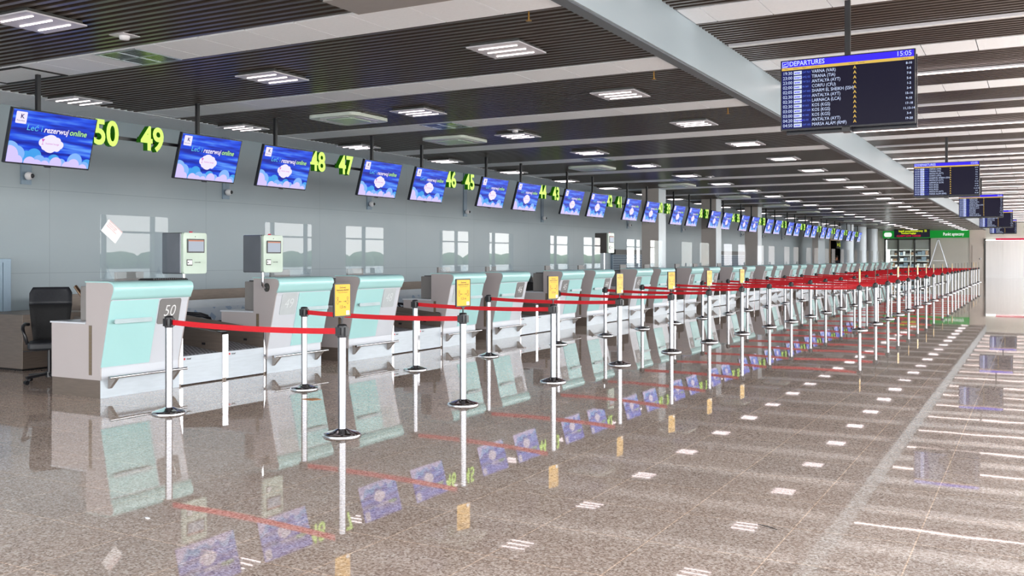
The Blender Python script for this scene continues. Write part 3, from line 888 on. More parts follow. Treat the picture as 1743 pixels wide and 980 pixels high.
# leaning steel scanner arms
def scanner_arm(label, x, y):
    t = thing('scanner_arm', label, 'arm', (x, y, 0))
    MB().tube([(0.0, 0, 0.86), (-0.34, 0, 1.17)], 0.028, 10).obj('tube', 'copper', t)
    MB().box(-0.05, 0.05, -0.04, 0.05, 0.0, 0.84).obj('post', 'steel_dark', t)
    MB().box(-0.03, 0.04, -0.035, 0.035, 0.82, 0.88).obj('clamp', 'chrome', t)
scanner_arm('slanting copper-toned steel arm just behind desk 50 and the office chair', -11.45, 8.8)
scanner_arm('slanting copper-toned steel arm between desks 48 and 47', -11.2, 15.05)

# office chairs
def make_chair(label, x, y, rz):
    t = thing('office_chair', label, 'chair', (x, y, 0), rz, 'black office chairs behind the desks')
    # faces +x locally
    m = MB(); m.lathe([(0.025, 0.1), (0.025, 0.42)], 0, 0, 12); m.lathe([(0.05, 0.07), (0.05, 0.14)], 0, 0, 12); m.obj('column', 'black', t)
    for k in range(5):
        a = R(72 * k + 15)
        e = (0.30 * math.cos(a), 0.30 * math.sin(a))
        m = MB(); m.bar((0.03 * math.cos(a), 0.03 * math.sin(a), 0.115), (e[0], e[1], 0.085), 0.045, 0.03)
        leg = m.obj('leg', 'black', t)
        c = MB()
        for s in (-0.014, 0.014):
            vs = [];
            for j in range(12):
                b = 2 * math.pi * j / 12
                for w in (-0.009, 0.009):
                    yy = s + w
                    px = 0.028 * math.cos(b); pz = 0.028 + 0.028 * math.sin(b)
                    vs.append((e[0] + px * math.cos(a) - yy * math.sin(a), e[1] + px * math.sin(a) + yy * math.cos(a), pz))
            fs = [(2 * j, 2 * j + 1, (2 * j + 3) % 24, (2 * j + 2) % 24) for j in range(12)] + [tuple(range(0, 24, 2)), tuple(range(23, 0, -2))]
            c.add(vs, fs)
        c.obj('caster', 'black', leg)
    # seat
    seat = MB(); seat.prism_z(rrect(-0.24, 0.25, -0.24, 0.24, 0.08, 5), 0.43, 0.52); seat.obj('seat', 'leather', t, bevel=0.02)
    # back: curved shell in two tones
    def shell(z0, z1, th, mt, name, n=8, w0=0.23, w1=0.25):
        vs = []; nz = 6
        for iz in range(nz + 1):
            f = iz / nz; z = z0 + (z1 - z0) * f
            w = w0 + (w1 - w0) * f
            ztop = (z - 0.5) / 0.69
            if ztop > 0.9: w *= 1 - 1.6 * (ztop - 0.9)
            xb = -0.24 - 0.13 * ztop + 0.05 * math.sin(ztop * 3.1)
            for j in range(n + 1):
                y = -w + 2 * w * j / n
                x = xb - 0.05 * (1 - (y / w) ** 2)
                vs.append((x, y, z)); vs.append((x - th, y, z))
        fs = []; r = 2 * (n + 1)
        for iz in range(nz):
            for j in range(n):
                p = iz * r + 2 * j
                fs.append((p, p + 2, p + 2 + r, p + r)); fs.append((p + 1, p + 1 + r, p + 3 + r, p + 3))
            p = iz * r; fs.append((p, p + r, p + 1 + r, p + 1)); p = iz * r + 2 * n; fs.append((p, p + 1, p + 1 + r, p + r))
        for j in range(n):
            p = 2 * j; fs.append((p, p + 1, p + 3, p + 2)); p = nz * r + 2 * j; fs.append((p, p + 2, p + 3, p + 1))
        mb = MB(); mb.add(vs, fs, True); return mb.obj(name, mt, t)
    shell(0.50, 0.97, 0.05, 'fabric', 'backrest', w0=0.20, w1=0.25)
    shell(0.97, 1.19, 0.055, 'leather', 'headrest_band', w0=0.25, w1=0.25)
    for s in (-1, 1):
        MB().tube([(-0.27, s * 0.255, 0.72), (-0.2, s * 0.29, 0.73), (0.0, s * 0.30, 0.715), (0.1, s * 0.295, 0.68), (0.14, s * 0.27, 0.6), (0.1, s * 0.245, 0.5)], 0.022, 8).obj('armrest', 'black', t)
    MB().tube([(0.0, 0.0, 0.41), (0.02, -0.3, 0.40)], 0.008, 6).obj('lever', 'black', t)
make_chair('black office chair at far left beside desk 50', -10.92, 7.78, R(-38))
make_chair('black office chair seen edge-on behind desk 49', -11.0, 10.36, R(50))
make_chair('black office chair half hidden behind desk 48 conveyors', -10.7, 14.95, R(50))
make_chair('black office chair whose rounded back shows beside desk 44', -10.75, 20.75, R(-15))

# roller shutter hatches in the wall
def shutter(label, y0, y1, z0, z1):
    t = thing('roller_shutter', label, 'shutter', (WALL_X, y0, z0))
    m = MB(); n = int((z1 - z0) / 0.09)
    for k in range(n): m.box(0.0, 0.035, 0, y1 - y0, k * 0.09, k * 0.09 + 0.075)
    m.obj('curtain', 'shutter', t)
    MB().box(0.0, 0.2, -0.05, y1 - y0 + 0.05, z1 - z0, z1 - z0 + 0.18).obj('housing', 'frame', t)
    for yy in (-0.06, y1 - y0): MB().box(0.0, 0.08, yy, yy + 0.06, 0, z1 - z0).obj('guide_rail', 'cabinet', t)
shutter('slate blue roller shutter in the wall behind desk 43', 33.0, 37.5, 0.0, 1.72)
shutter('dark roller shutter in the wall between the second and third columns', 46.5, 51.5, 0.0, 1.75)

# ------------------------------------------------------------------ hanging advert screens and lit numbers
SX = -11.17
def clamp_disc(cx, cz, r, x0, x1, z0, z1, n=22):
    return [(min(max(cx + r * math.cos(2 * math.pi * k / n), x0), x1), min(max(cz + r * math.sin(2 * math.pi * k / n), z0), z1)) for k in range(n)]
def make_screen():
    t = thing('advert_screen', '', 'screen', group='blue advert screens over the desks')
    W, H = 1.21, 0.70
    tilt = R(15.5)
    hold = t
    # local panel frame: y across, z up, tilted about y; the tilt is baked into the points
    def tl(v):
        x, y, z = v; z -= H / 2
        return (x * math.cos(tilt) + z * math.sin(tilt), y, -x * math.sin(tilt) + z * math.cos(tilt))
    def put(mb, name, mt, parent, fix=True):
        mb.v = [tl(p) for p in mb.v]; return mb.obj(name, mt, parent, fix=fix)
    cs = put(MB().box(-0.055, 0.0, -W / 2, W / 2, 0, H), 'casing', 'sbezel', t)
    a, b, c, d = -W / 2 + 0.014, W / 2 - 0.014, 0.02, H - 0.012
    m = MB(); m.add([(0.001, a, c), (0.001, b, c), (0.001, b, d), (0.001, a, d)], [(0, 1, 2, 3)])
    pic = put(m, 'picture', 's_bg', t, False)
    w = b - a; h = d - c
    def layer(lst, x, name, mt):
        mb = MB()
        for (u, v, r) in lst:
            pts = clamp_disc(a + u * w, c + v * h, r * w, a, b, c, d)
            mb.add([(x, p[0], p[1]) for p in pts], [tuple(range(len(pts)))])
        put(mb, name, mt, pic, False)
    layer([(0.02, 0.26, .08), (0.22, 0.12, .07), (0.31, 0.14, .09), (0.55, 0.08, .08), (0.8, 0.12, .05), (0.97, 0.07, .07)], 0.0022, 'back_clouds', 's_mid')
    layer([(0.03, 0.22, .10), (0.11, 0.16, .09), (0.38, 0.05, .075), (0.46, 0.05, .055), (0.64, 0.03, .07), (0.81, 0.12, .095), (0.94, 0.03, .06)], 0.0032, 'middle_clouds', 's_light')
    layer([(0.02, 0.12, .11), (0.12, 0.02, .07), (0.27, 0.01, .07), (0.45, -0.02, .06), (0.58, 0.04, .075), (0.72, 0.0, .06), (0.80, 0.04, .075), (0.92, -0.02, .06), (0.35, -0.05, .08)], 0.0042, 'front_clouds', 's_lilac')
    layer([(0.385, 0.43, .046), (0.425, 0.48, .046), (0.49, 0.505, .05), (0.555, 0.475, .046), (0.595, 0.41, .044), (0.565, 0.355, .044), (0.49, 0.33, .05), (0.42, 0.365, .046), (0.48, 0.42, .10), (0.46, 0.42, .08), (0.53, 0.42, .07)], 0.0052, 'white_cloud', 's_white')
    mb = MB(); mb.prism_x(rrect(a + 0.035 * w, a + 0.16 * w, c + 0.74 * h, c + 0.965 * h, 0.012, 3), 0.002, 0.003); put(mb, 'logo_tile', 's_white', pic)
    mb = MB()
    txt(mb, 'K', 0.075, (0.0045, a + 0.085 * w, c + 0.875 * h), bold=0.002)
    txt(mb, 'Katowice', 0.028, (0.0045, a + 0.048 * w, c + 0.795 * h)); put(mb, 'logo_lettering', 's_navy', pic, False)
    mb = MB(); txt(mb, 'Leć i', 0.104, (0.0062, a + 0.17 * w, c + 0.68 * h), shear=0.12, wx=1.05); put(mb, 'slogan_start', 's_aqua', pic, False)
    mb = MB(); txt(mb, 'rezerwuj', 0.104, (0.0062, a + 0.375 * w, c + 0.675 * h), shear=0.2, bold=0.002, wx=0.93); put(mb, 'slogan_middle', 's_white', pic, False)
    mb = MB(); txt(mb, 'online', 0.104, (0.0062, a + 0.685 * w, c + 0.68 * h), shear=0.2, bold=0.002, wx=1.0); put(mb, 'slogan_end', 's_lime', pic, False)
    mb = MB(); txt(mb, 'business lounge', 0.034, (0.0075, a + 0.42 * w, c + 0.42 * h), wx=0.9)
    gx, gz = a + 0.385 * w, c + 0.44 * h
    mb.add([(0.0075, gx - 0.025, gz + 0.04), (0.0075, gx, gz), (0.0075, gx + 0.025, gz + 0.04), (0.0075, gx - 0.003, gz + 0.004), (0.0075, gx - 0.003, gz - 0.03), (0.0075, gx + 0.003, gz - 0.03), (0.0075, gx + 0.003, gz + 0.004),
            (0.0075, gx - 0.014, gz - 0.034), (0.0075, gx + 0.014, gz - 0.034), (0.0075, gx + 0.014, gz - 0.029), (0.0075, gx - 0.014, gz - 0.029)], [(0, 1, 2), (3, 4, 5, 6), (7, 8, 9, 10)])
    put(mb, 'lounge_lettering', 's_pink', pic, False)
    put(MB().box(-0.03, 0.004, -0.04, 0.04, -0.014, 0.0), 'sensor_lip', 'sbezel', t)
    m = MB(); m.box(-0.135, -0.085, -0.155, -0.105, -0.32, CZ - 3.09 + 0.03); m.box(-0.115, -0.045, -0.3, 0.05, -0.02, 0.03); m.box(-0.13, -0.02, -0.16, -0.10, 0.1, 0.16); m.obj('pole', 'black', t)
    return t
scr = make_screen()
for i, num in enumerate(range(50, 20, -1)):
    k = i // 2
    yy = (8.0 if num % 2 == 0 else 10.67) + k * PITCH
    s = scr if i == 0 else copy_tree(scr)
    s.location = (SX, yy, 3.09)
    s['label'] = 'tilted blue advert screen hanging %s the lit %d' % ('left of' if num % 2 == 0 else 'right of', num)
    s['group'] = 'blue advert screens over the desks'
    # lit number
    ny = (8.78 if num % 2 == 0 else 9.56) + k * PITCH
    t = thing('lit_number', 'yellow-green lit number %d hanging %s' % (num, 'above the near side of the conveyors' if num % 2 == 0 else 'above the far side of the conveyors'), 'number sign', (SX, ny, 3.255), group='lit desk numbers')
    mb = MB()
    vs, fs, ns = text_geo(str(num), 0.47, bold=0.012, extrude=0.045, align='CENTER', res=4)
    mb.add(toX(vs, 0, 0, 0, wx=0.86), fs)
    me = mb.mesh('digits', ['green_face', 'green_side'], fix=False)
    for p, nn in zip(me.polygons, ns): p.material_index = 0 if nn[2] > 0.9 else 1
    link('digits', me, t)
    MB().box(-0.09, -0.065, -0.16, 0.16, -0.04, 0.04).obj('bracket', 'black', t)
for k in range(15):
    o = MB().box(-0.13, -0.095, -0.0, 2.62, -0.022, 0.022).obj('mounting_rail', 'black')
    o.location = (SX, 7.92 + k * PITCH, 3.25)
    tag(o, 'dark horizontal rail carrying the lit numbers %d and %d' % (50 - 2 * k, 49 - 2 * k), 'rail', 'rails between the screens')

# wall boards with cameras
def make_cam():
    t = thing('security_camera', '', 'camera', group='cameras on wall boards')
    MB().box(0.0, 0.03, -0.085, 0.085, 0.0, 1.2).obj('board', 'cabinet', t)
    MB().ball((0.09, 0, 0.13), 0.065, 14, 8).obj('dome', 'camwhite', t)
    MB().ball((0.14, 0.02, 0.13), 0.035, 12, 8).obj('lens', 'black', t)
    return t
cm = make_cam()
camy = [9.48, 13.69, 18.26, 22.6, 27.3, 34.6, 41.0, 46.2, 50.7, 55.2, 60.0]
for i, yy in enumerate(camy):
    c = cm if i == 0 else copy_tree(cm)
    c.location = (WALL_X + 0.002, yy, 2.72)
    c['label'] = 'white camera on a grey strip down the wall, %s from the camera end' % ORD[i]
    c['group'] = 'cameras on wall boards'

# ------------------------------------------------------------------ ceiling fittings
def make_light():
    t = thing('ceiling_light', '', 'ceiling light', group='square ceiling lights')
    h = 0.33
    MB().box(-h, h, -h, h, -0.05, -0.035).obj('frame', 'fixture', t)
    MB().box(-h + 0.03, h - 0.03, -h + 0.03, h - 0.03, -0.035, -0.001).obj('housing', 'frame', t)
    for yy in (-0.2, 0, 0.2):
        MB().box(-0.24, 0.24, yy - 0.010, yy + 0.010, -0.056, -0.051).obj('tube', 'tube', t)
    return t
li = make_light()
first = True
rows = [(-5.2, 'the line nearest the ceiling step'), (-8.66, 'the middle line'), (-12.45, 'the line nearest the wall')]
for x, rn in rows:
    n = 0
    for k in range(-1, 24):
        yy = 9.35 + k * PER
        if yy > 87: break
        if x == -5.2 and k < 0: continue
        if x < -12 and k < 0: continue
        o = li if first else copy_tree(li); first = False
        o.location = (x, yy, CZ)
        o['label'] = 'square three-tube ceiling light, %s from the front in %s' % (ORD[n], rn)
        o['group'] = 'square ceiling lights'; n += 1
# air conditioners
def make_ac():
    t = thing('air_conditioner', '', 'air conditioner', group='ceiling air conditioners')
    pts = rrect(-0.5, 0.5, -0.5, 0.5, 0.14, 6)
    MB().prism_z(pts, -0.06, -0.001).obj('cover', 'ac', t, bevel=0.012)
    MB().prism_z(rrect(-0.27, 0.27, -0.27, 0.27, 0.04, 3), -0.075, -0.061).obj('intake_grille', 'acgrille', t)
    for a in range(4):
        m = MB(); m.prism_z(rrect(0.33, 0.42, -0.28, 0.28, 0.03, 3), -0.068, -0.061)
        m.v = [(p[0] * math.cos(R(90 * a)) - p[1] * math.sin(R(90 * a)), p[0] * math.sin(R(90 * a)) + p[1] * math.cos(R(90 * a)), p[2]) for p in m.v]
        m.obj('louvre', 'fixture', t)
    return t
ac = make_ac()
for i, kk in enumerate((1, 2, 4, 6, 8, 10, 12, 14, 16, 18, 20)):
    o = ac if i == 0 else copy_tree(ac)
    o.location = (-10.1, 9.40 + kk * PER, CZ)
    o['label'] = 'rounded ceiling air conditioner, %s from the front' % ORD[i]; o['group'] = 'ceiling air conditioners'
# open grilles in the tile strips
def make_grille():
    t = thing('ceiling_vent', '', 'vent', group='ceiling vents in the white strips')
    m = MB()
    for a, b, c, d in ((-.34, .34, -.34, -.31), (-.34, .34, .31, .34), (-.34, -.31, -.31, .31), (.31, .34, -.31, .31), (-.015, .015, -.31, .31), (-.31, .31, -.015, .015)):
        m.box(a, b, c, d, -0.012, 0.0)
    m.obj('frame', 'alu', t)
    m = MB()
    for qx in (-0.31, 0.015):
        for qy in (-0.31, 0.015):
            for j in range(9): m.box(qx, qx + 0.295, qy + j * 0.033, qy + j * 0.033 + 0.024, -0.008, -0.002)
    m.obj('louvres', 'grille', t)
    return t
gr = make_grille()
for i in range(11):
    o = gr if i == 0 else copy_tree(gr)
    o.location = (-9.25, P0 - PER + 2 * i * PER, CZ)
    o['label'] = 'dark four-field ceiling vent in a white strip, %s from the front' % ORD[i]; o['group'] = 'ceiling vents in the white strips'
# open hatch near the wall
t = thing('ceiling_hatch', 'open dark ceiling hatch above the nearest screen', 'hatch', (-11.6, P0 - PER, CZ))
m = MB()
for a, b, c, d in ((-.62, .62, -.34, -.29), (-.62, .62, .29, .34), (-.62, -.58, -.29, .29), (.58, .62, -.29, .29)): m.box(a, b, c, d, -0.012, 0.0)
m.obj('rim', 'blackmatte', t)
MB().box(-.58, .58, -.29, .29, -0.004, -0.001).obj('opening', 'tile', t)
# smoke detectors / sprinklers
def small(name, label, cat, x, y, z, kind):
    t = thing(name, label, cat, (x, y, z))
    if kind == 'det':
        MB().lathe([(0.02, -0.05), (0.05, -0.045), (0.055, -0.02), (0.055, 0.0)], 0, 0, 16).obj('housing', 'camwhite', t)
        MB().box(-0.11, 0.11, -0.11, 0.11, -0.008, 0.0).obj('plate', 'fixture', t)
    else:
        MB().lathe([(0.008, -0.09), (0.008, 0.0)], 0, 0, 8).obj('pipe', 'brass', t)
        MB().lathe([(0.03, -0.1), (0.03, -0.095)], 0, 0, 12).obj('deflector', 'brass', t)
def ceil_pt(u, v, z=CZ):
    d = 1630 * (z - EYE) / (440 - v); r = (u - 871.5) * d / 1630
    return r * C_ - d * S_, d * C_ + r * S_
for i, (u, v, lab) in enumerate(((212, 60, 'small white detector on the slats near the top left light'), (877, 221, 'small white detector on the slats before the small vents'), (1208, 300, 'small white detector far down the slat ceiling'))):
    x, y = ceil_pt(u, v); small('smoke_detector', lab, 'detector', x, y, CZ - 0.001, 'det')
for i, (u, v, lab) in enumerate(((900, 20, 'small brass sprinkler nearest the top edge of the picture'), (1113, 123, 'small brass sprinkler right of the large ceiling light'), (1239, 184, 'small brass sprinkler beside the grey ceiling step'))):
    x, y = ceil_pt(u, v); small('sprinkler', lab, 'sprinkler', x, y, CZ + 0.01, 'spr')
# dark box cut by the top edge
x, y = ceil_pt(735, 2, 3.8)
t = thing('projector_box', 'dark grey ceiling box cut by the top picture edge', 'box', (x - 0.1, y - 0.42, 3.72))
MB().box(-0.6, 0.6, -0.3, 0.28, 0.02, 0.2).obj('casing', 'frame', t, bevel=0.01)
MB().box(-0.55, 0.55, -0.25, 0.23, 0.0, 0.02).obj('lower_plate', 'tan_box', t)

# linear lamps in the higher ceiling
n = 0
for k in range(-1, 22):
    yy = 12.74 + k * PER
    if yy > 87: break
    lit = (k % 2 == 1) or yy > 31
    x1 = 3.0
    if k == 1: x1 = -0.12
    t = thing('linear_lamp', '%s strip lamp across the higher ceiling, %s from the front' % ('glowing' if lit else 'unlit white', ORD[n]), 'strip lamp', (STEP + 0.05, yy, CZ2 - 0.032), group='strip lamps of the higher ceiling')
    MB().box(0, x1 - STEP - 0.05, -0.035, 0.035, -0.0, 0.03).obj('channel', 'fixture', t)
    MB().box(0.01, x1 - STEP - 0.07, -0.026, 0.026, -0.012, -0.001).obj('diffuser', 'led' if lit else 'unlit', t)
    n += 1

# ------------------------------------------------------------------ departures boards
ROWS = [('19:30', 'enter', 'CHT 7611', 'VARNA (VAR)', '8-10'), ('23:00', 'Smart', 'AMQ 152', 'TIRANA (TIA)', '5-6'), ('23:00', 'enter', 'TVP 7213', 'ANTALYA (AYT)', '7-8'), ('02:00', 'buzz', 'RR 3601', 'CORFU (CFU)', '5-6'),
        ('02:05', 'enter', 'CHT 4003', 'SHARM EL SHEIKH (SSH)', '1-2'), ('02:30', 'enter', 'CHT 5133', 'ANTALYA (AYT)', '3-4'), ('02:30', 'enter', 'CHT 7574', 'LARNACA (LCA)', '15-16'), ('02:30', 'buzz', 'RR 5615', 'KOS (KGS)', '9-10'),
        ('03:00', 'enter', 'CHT 5089', 'KOS (KGS)', '17-18'), ('03:00', 'buzz', 'RR 3605', 'KOS (KGS)', '11,13-14'), ('04:20', 'Express', 'XQ 435', 'ANTALYA (AYT)', '3-4'), ('04:50', 'enter', 'CHT 1033', 'MARSA ALAM (RMF)', '19-20')]
def make_board():
    t = thing('departures_board', '', 'departures board', group='hanging departures boards')
    W, H = 1.43, 0.80
    # origin: bottom left front
    MB().box(0, W, 0.0, 0.06, 0, H).obj('casing', 'sbezel', t)
    MB().box(0.03, W + 0.0, 0.16, 0.22, -0.03, H - 0.03).obj('rear_casing', 'sbezel', t)
    m = MB(); m.add([(0.012, -0.001, 0.016), (W - 0.012, -0.001, 0.016), (W - 0.012, -0.001, H - 0.01), (0.012, -0.001, H - 0.01)], [(0, 1, 2, 3)])
    pic = m.obj('picture', 'd_bg', t, fix=False)
    def quad(u0, u1, v0, v1, y, name, mt):
        m = MB(); m.add([(u0 * W, y, H * (1 - v1)), (u1 * W, y, H * (1 - v1)), (u1 * W, y, H * (1 - v0)), (u0 * W, y, H * (1 - v0))], [(0, 1, 2, 3)])
        return m.obj(name, mt, pic, fix=False)
    quad(0.009, 0.24, 0.155, 0.975, -0.002, 'left_columns', 'd_col')
    quad(0.009, 0.991, 0.014, 0.105, -0.002, 'title_band', 'd_head')
    quad(0.009, 0.991, 0.105, 0.145, -0.002, 'heading_band', 'd_yel')
    m = MB(); txt(m, 'DEPARTURES', 0.075, (0.068 * W, -0.004, H * (1 - 0.058)), face='Y', bold=0.0008, wx=0.88)
    txt(m, '15:05', 0.075, (0.865 * W, -0.004, H * (1 - 0.058)), face='Y', wx=0.95)
    # plane symbol in a shield outline
    def p(u, v): return (0.015 * W + u * 0.065, -0.004, H * (1 - 0.022) - v * 0.058)
    for a, b in (((0, 0), (1, 0)), ((1, 0), (1, .75)), ((1, .75), (.75, 1)), ((.75, 1), (0, 1)), ((0, 1), (0, 0)), ((.12, .62), (.85, .3)), ((.3, .35), (.55, .5)), ((.15, .85), (.85, .85))):
        m.bar(p(*a), p(*b), 0.002, 0.005)
    m.obj('title_lettering', 'd_txt', pic, fix=False)
    m = MB()
    for u, s in ((0.03, 'Time'), (0.10, 'Airline'), (0.17, 'Flight'), (0.24, 'Destination'), (0.52, 'Terminal'), (0.59, 'Remarks'), (0.9, 'Check-in')):
        txt(m, s, 0.02, (u * W, -0.004, H * (1 - 0.125)), face='Y', res=1)
    m.obj('heading_lettering', 'inkblack', pic, fix=False)
    for i, (a, b, c, d, e) in enumerate(ROWS):
        z = H * (1 - (0.19 + i * 0.0675))
        row = MB()
        txt(row, a, 0.052, (0.018 * W, -0.004, z), face='Y', wx=0.92, res=2)
        txt(row, d, 0.052, (0.243 * W, -0.004, z), face='Y', wx=0.82, res=2)
        txt(row, e, 0.034, (0.955 * W, -0.004, z), face='Y', align='CENTER', res=2, bold=0.0004)
        row.cur = 1; row.add([(0.103 * W, -0.0035, z - 0.021), (0.165 * W, -0.0035, z - 0.021), (0.165 * W, -0.0035, z + 0.021), (0.103 * W, -0.0035, z + 0.021)], [(0, 1, 2, 3)])
        row.cur = 2; txt(row, b, 0.03, (0.109 * W, -0.005, z), face='Y', bold=0.001, res=2)
        row.cur = 3; txt(row, c, 0.029, (0.170 * W, -0.004, z), face='Y', wx=0.72, res=2)
        row.cur = 4; txt(row, 'A', 0.047, (0.555 * W, -0.004, z + 0.005), face='Y', bold=0.001, res=2)
        row.obj('flight_row', ['d_txt', 'd_logo', 'd_head', 'd_small', 'd_yel'], pic, fix=False)
    MB().box(W * 0.5 - 0.03, W * 0.5 + 0.03, 0.09, 0.14, 0.1, CZ2 - 3.02 + 0.03).obj('pole', 'black', t)
    MB().box(W * 0.47, W * 0.53, 0.0, 0.15, -0.05, 0.03).obj('lower_bracket', 'black', t)
    MB().box(0.3, 1.1, 0.06, 0.16, 0.3, 0.5).obj('mount', 'black', t)
    return t
bd = make_board()
for i, (x, y, z, lab) in enumerate(((-2.58, 11.1, 3.02, 'largest departures board, hanging nearest at upper right'), (-2.62, 24.9, 3.05, 'second nearest departures board, hanging alone below the first'), (-2.50, 38.2, 3.05, 'third departures board, overlapping the ones behind'),
                                    (-2.45, 51.0, 3.05, 'fourth departures board, half behind the third'), (-2.50, 63.5, 3.05, 'farthest departures board above the white hoarding'))):
    o = bd if i == 0 else copy_tree(bd)
    o.location = (x, y, z); o['label'] = lab; o['group'] = 'hanging departures boards'

# ------------------------------------------------------------------ queue stanchions
def make_post():
    t = thing('stanchion', '', 'stanchion', group='belt stanchions')
    prof = [(0.168, 0.0), (0.168, 0.012), (0.160, 0.022), (0.12, 0.034), (0.08, 0.045), (0.055, 0.055), (0.04, 0.062)]
    MB().lathe(prof, 0, 0, 32).obj('base', 'chrome', t)
    MB().lathe([(0.036, 0.06), (0.036, 0.9)], 0, 0, 20).obj('pole', 'tube_steel', t)
    m = MB(); m.lathe([(0.041, 0.865), (0.043, 0.875), (0.043, 0.965), (0.038, 0.978), (0.02, 0.983)], 0, 0, 20)
    m.box(-0.058, 0.058, -0.022, 0.022, 0.88, 0.955); m.box(-0.022, 0.022, -0.058, 0.058, 0.88, 0.955)
    m.obj('head', 'black', t)
    return t
def add_belt(post, px, py, qx, qy):
    """red belt from this post's head to the head of the post at q"""
    dx, dy = qx - px, qy - py
    L = math.hypot(dx, dy); ux, uy = dx / L, dy / L
    n = 10; vs = []; th = 0.0012
    for i in range(n + 1):
        f = i / n; s = 0.055 + (L - 0.11) * f
        sag = -0.022 * 4 * f * (1 - f)
        for zz in (-0.026, 0.026):
            for w in (-th, th):
                vs.append((ux * s - uy * w, uy * s + ux * w, 0.918 + zz + sag))
    fs = []
    for i in range(n):
        p = 4 * i; fs += [(p, p + 4, p + 6, p + 2), (p + 1, p + 3, p + 7, p + 5), (p, p + 1, p + 5, p + 4), (p + 2, p + 6, p + 7, p + 3)]
    fs += [(0, 2, 3, 1), (4 * n, 4 * n + 1, 4 * n + 3, 4 * n + 2)]
    mb = MB(); mb.add(vs, fs)
    mb.obj('belt', 'red', post)
def sign_parts():
    """sign facing +x, standing on the head"""
    t = bpy.data.objects.new('sign_proto', None)
    W, z0, z1 = 0.215, 1.045, 1.345
    objs = []
    fr = MB().prism_x(rrect(-W / 2, W / 2, z0, z1, 0.012, 3), -0.009, 0.006); 
    fr.tube([(0, 0, 0.975), (0, 0, z0)], 0.007, 8); fr.prism_x([(-0.03, z0), (-0.01, z0 - 0.02), (0.01, z0 - 0.02), (0.03, z0)], -0.006, 0.004)
    frame = fr.mesh('sign_frame', 'black')
    face = MB(); face.prism_x(rrect(-W / 2 + 0.012, W / 2 - 0.012, z0 + 0.012, z1 - 0.012, 0.006, 2), 0.0062, 0.0072); face = face.mesh('sign_face', 'yellow')
    m = MB()
    txt(m, 'Zachowaj', 0.02, (0.0078, 0, z1 - 0.04), align='CENTER', bold=0.0006, res=2)
    txt(m, 'bezpieczną odległość', 0.0185, (0.0078, 0, z1 - 0.062), align='CENTER', bold=0.0006, res=2, wx=0.95)
    txt(m, 'Keep safe distance', 0.016, (0.0078, 0, z1 - 0.083), align='CENTER', res=2)
    for sy in (-1, 1):
        cy, cz = sy * 0.064, z0 + 0.16
        def ring(cy, cz, ry, rz, w=0.004, n=14):
            vs = [];
            for k in range(n):
                a = 2 * math.pi * k / n
                vs.append((0.0078, cy + ry * math.cos(a), cz + rz * math.sin(a))); vs.append((0.0078, cy + (ry - w) * math.cos(a), cz + (rz - w) * math.sin(a)))
            m.add(vs, [(2 * k, (2 * k + 2) % (2 * n), (2 * k + 3) % (2 * n), 2 * k + 1) for k in range(n)])
        ring(cy, cz + 0.006, 0.012, 0.012); ring(cy, cz - 0.028, 0.014, 0.02)
        m.bar((0.0078, sy * 0.012, z0 + 0.137), (0.0078, sy * 0.04, z0 + 0.137), 0.001, 0.004)
        m.add([(0.0078, sy * 0.046, z0 + 0.137), (0.0078, sy * 0.034, z0 + 0.146), (0.0078, sy * 0.034, z0 + 0.128)], [(0, 1, 2)])
    txt(m, '1,5 m', 0.036, (0.0078, 0, z0 + 0.088), align='CENTER', bold=0.0006, res=2)
    ink = m.mesh('sign_print', 'ink', fix=False)
    st = MB(); st.prism_x(rrect(0.045, 0.085, z0 + 0.018, z0 + 0.055, 0.004, 2), 0.0074, 0.0079); st = st.mesh('sticker', 'paper')
    return frame, face, ink, st
SIGN = sign_parts()
def add_sign(post, ang):
    f = link('sign_frame', SIGN[0], post); f.rotation_euler = (0, 0, R(ang))
    a = link('sign_face', SIGN[1], f); b = link('sign_print', SIGN[2], f); c = link('sticker', SIGN[3], f)
post0 = make_post(); used = [False]
def place_post(x, y, label):
    if not used[0]: used[0] = True; o = post0
    else: o = copy_tree_clean(post0)
    o.location = (x, y, 0); o['label'] = label; o['group'] = 'belt stanchions'
    return o
base_kids = list(post0.children)
def copy_tree_clean(src):
    c = src.copy(); COL.objects.link(c)
    for ch in base_kids:
        d = ch.copy(); COL.objects.link(d); d.parent = c
    return c
base_kids = [o for o in bpy.data.objects if o.parent == post0]

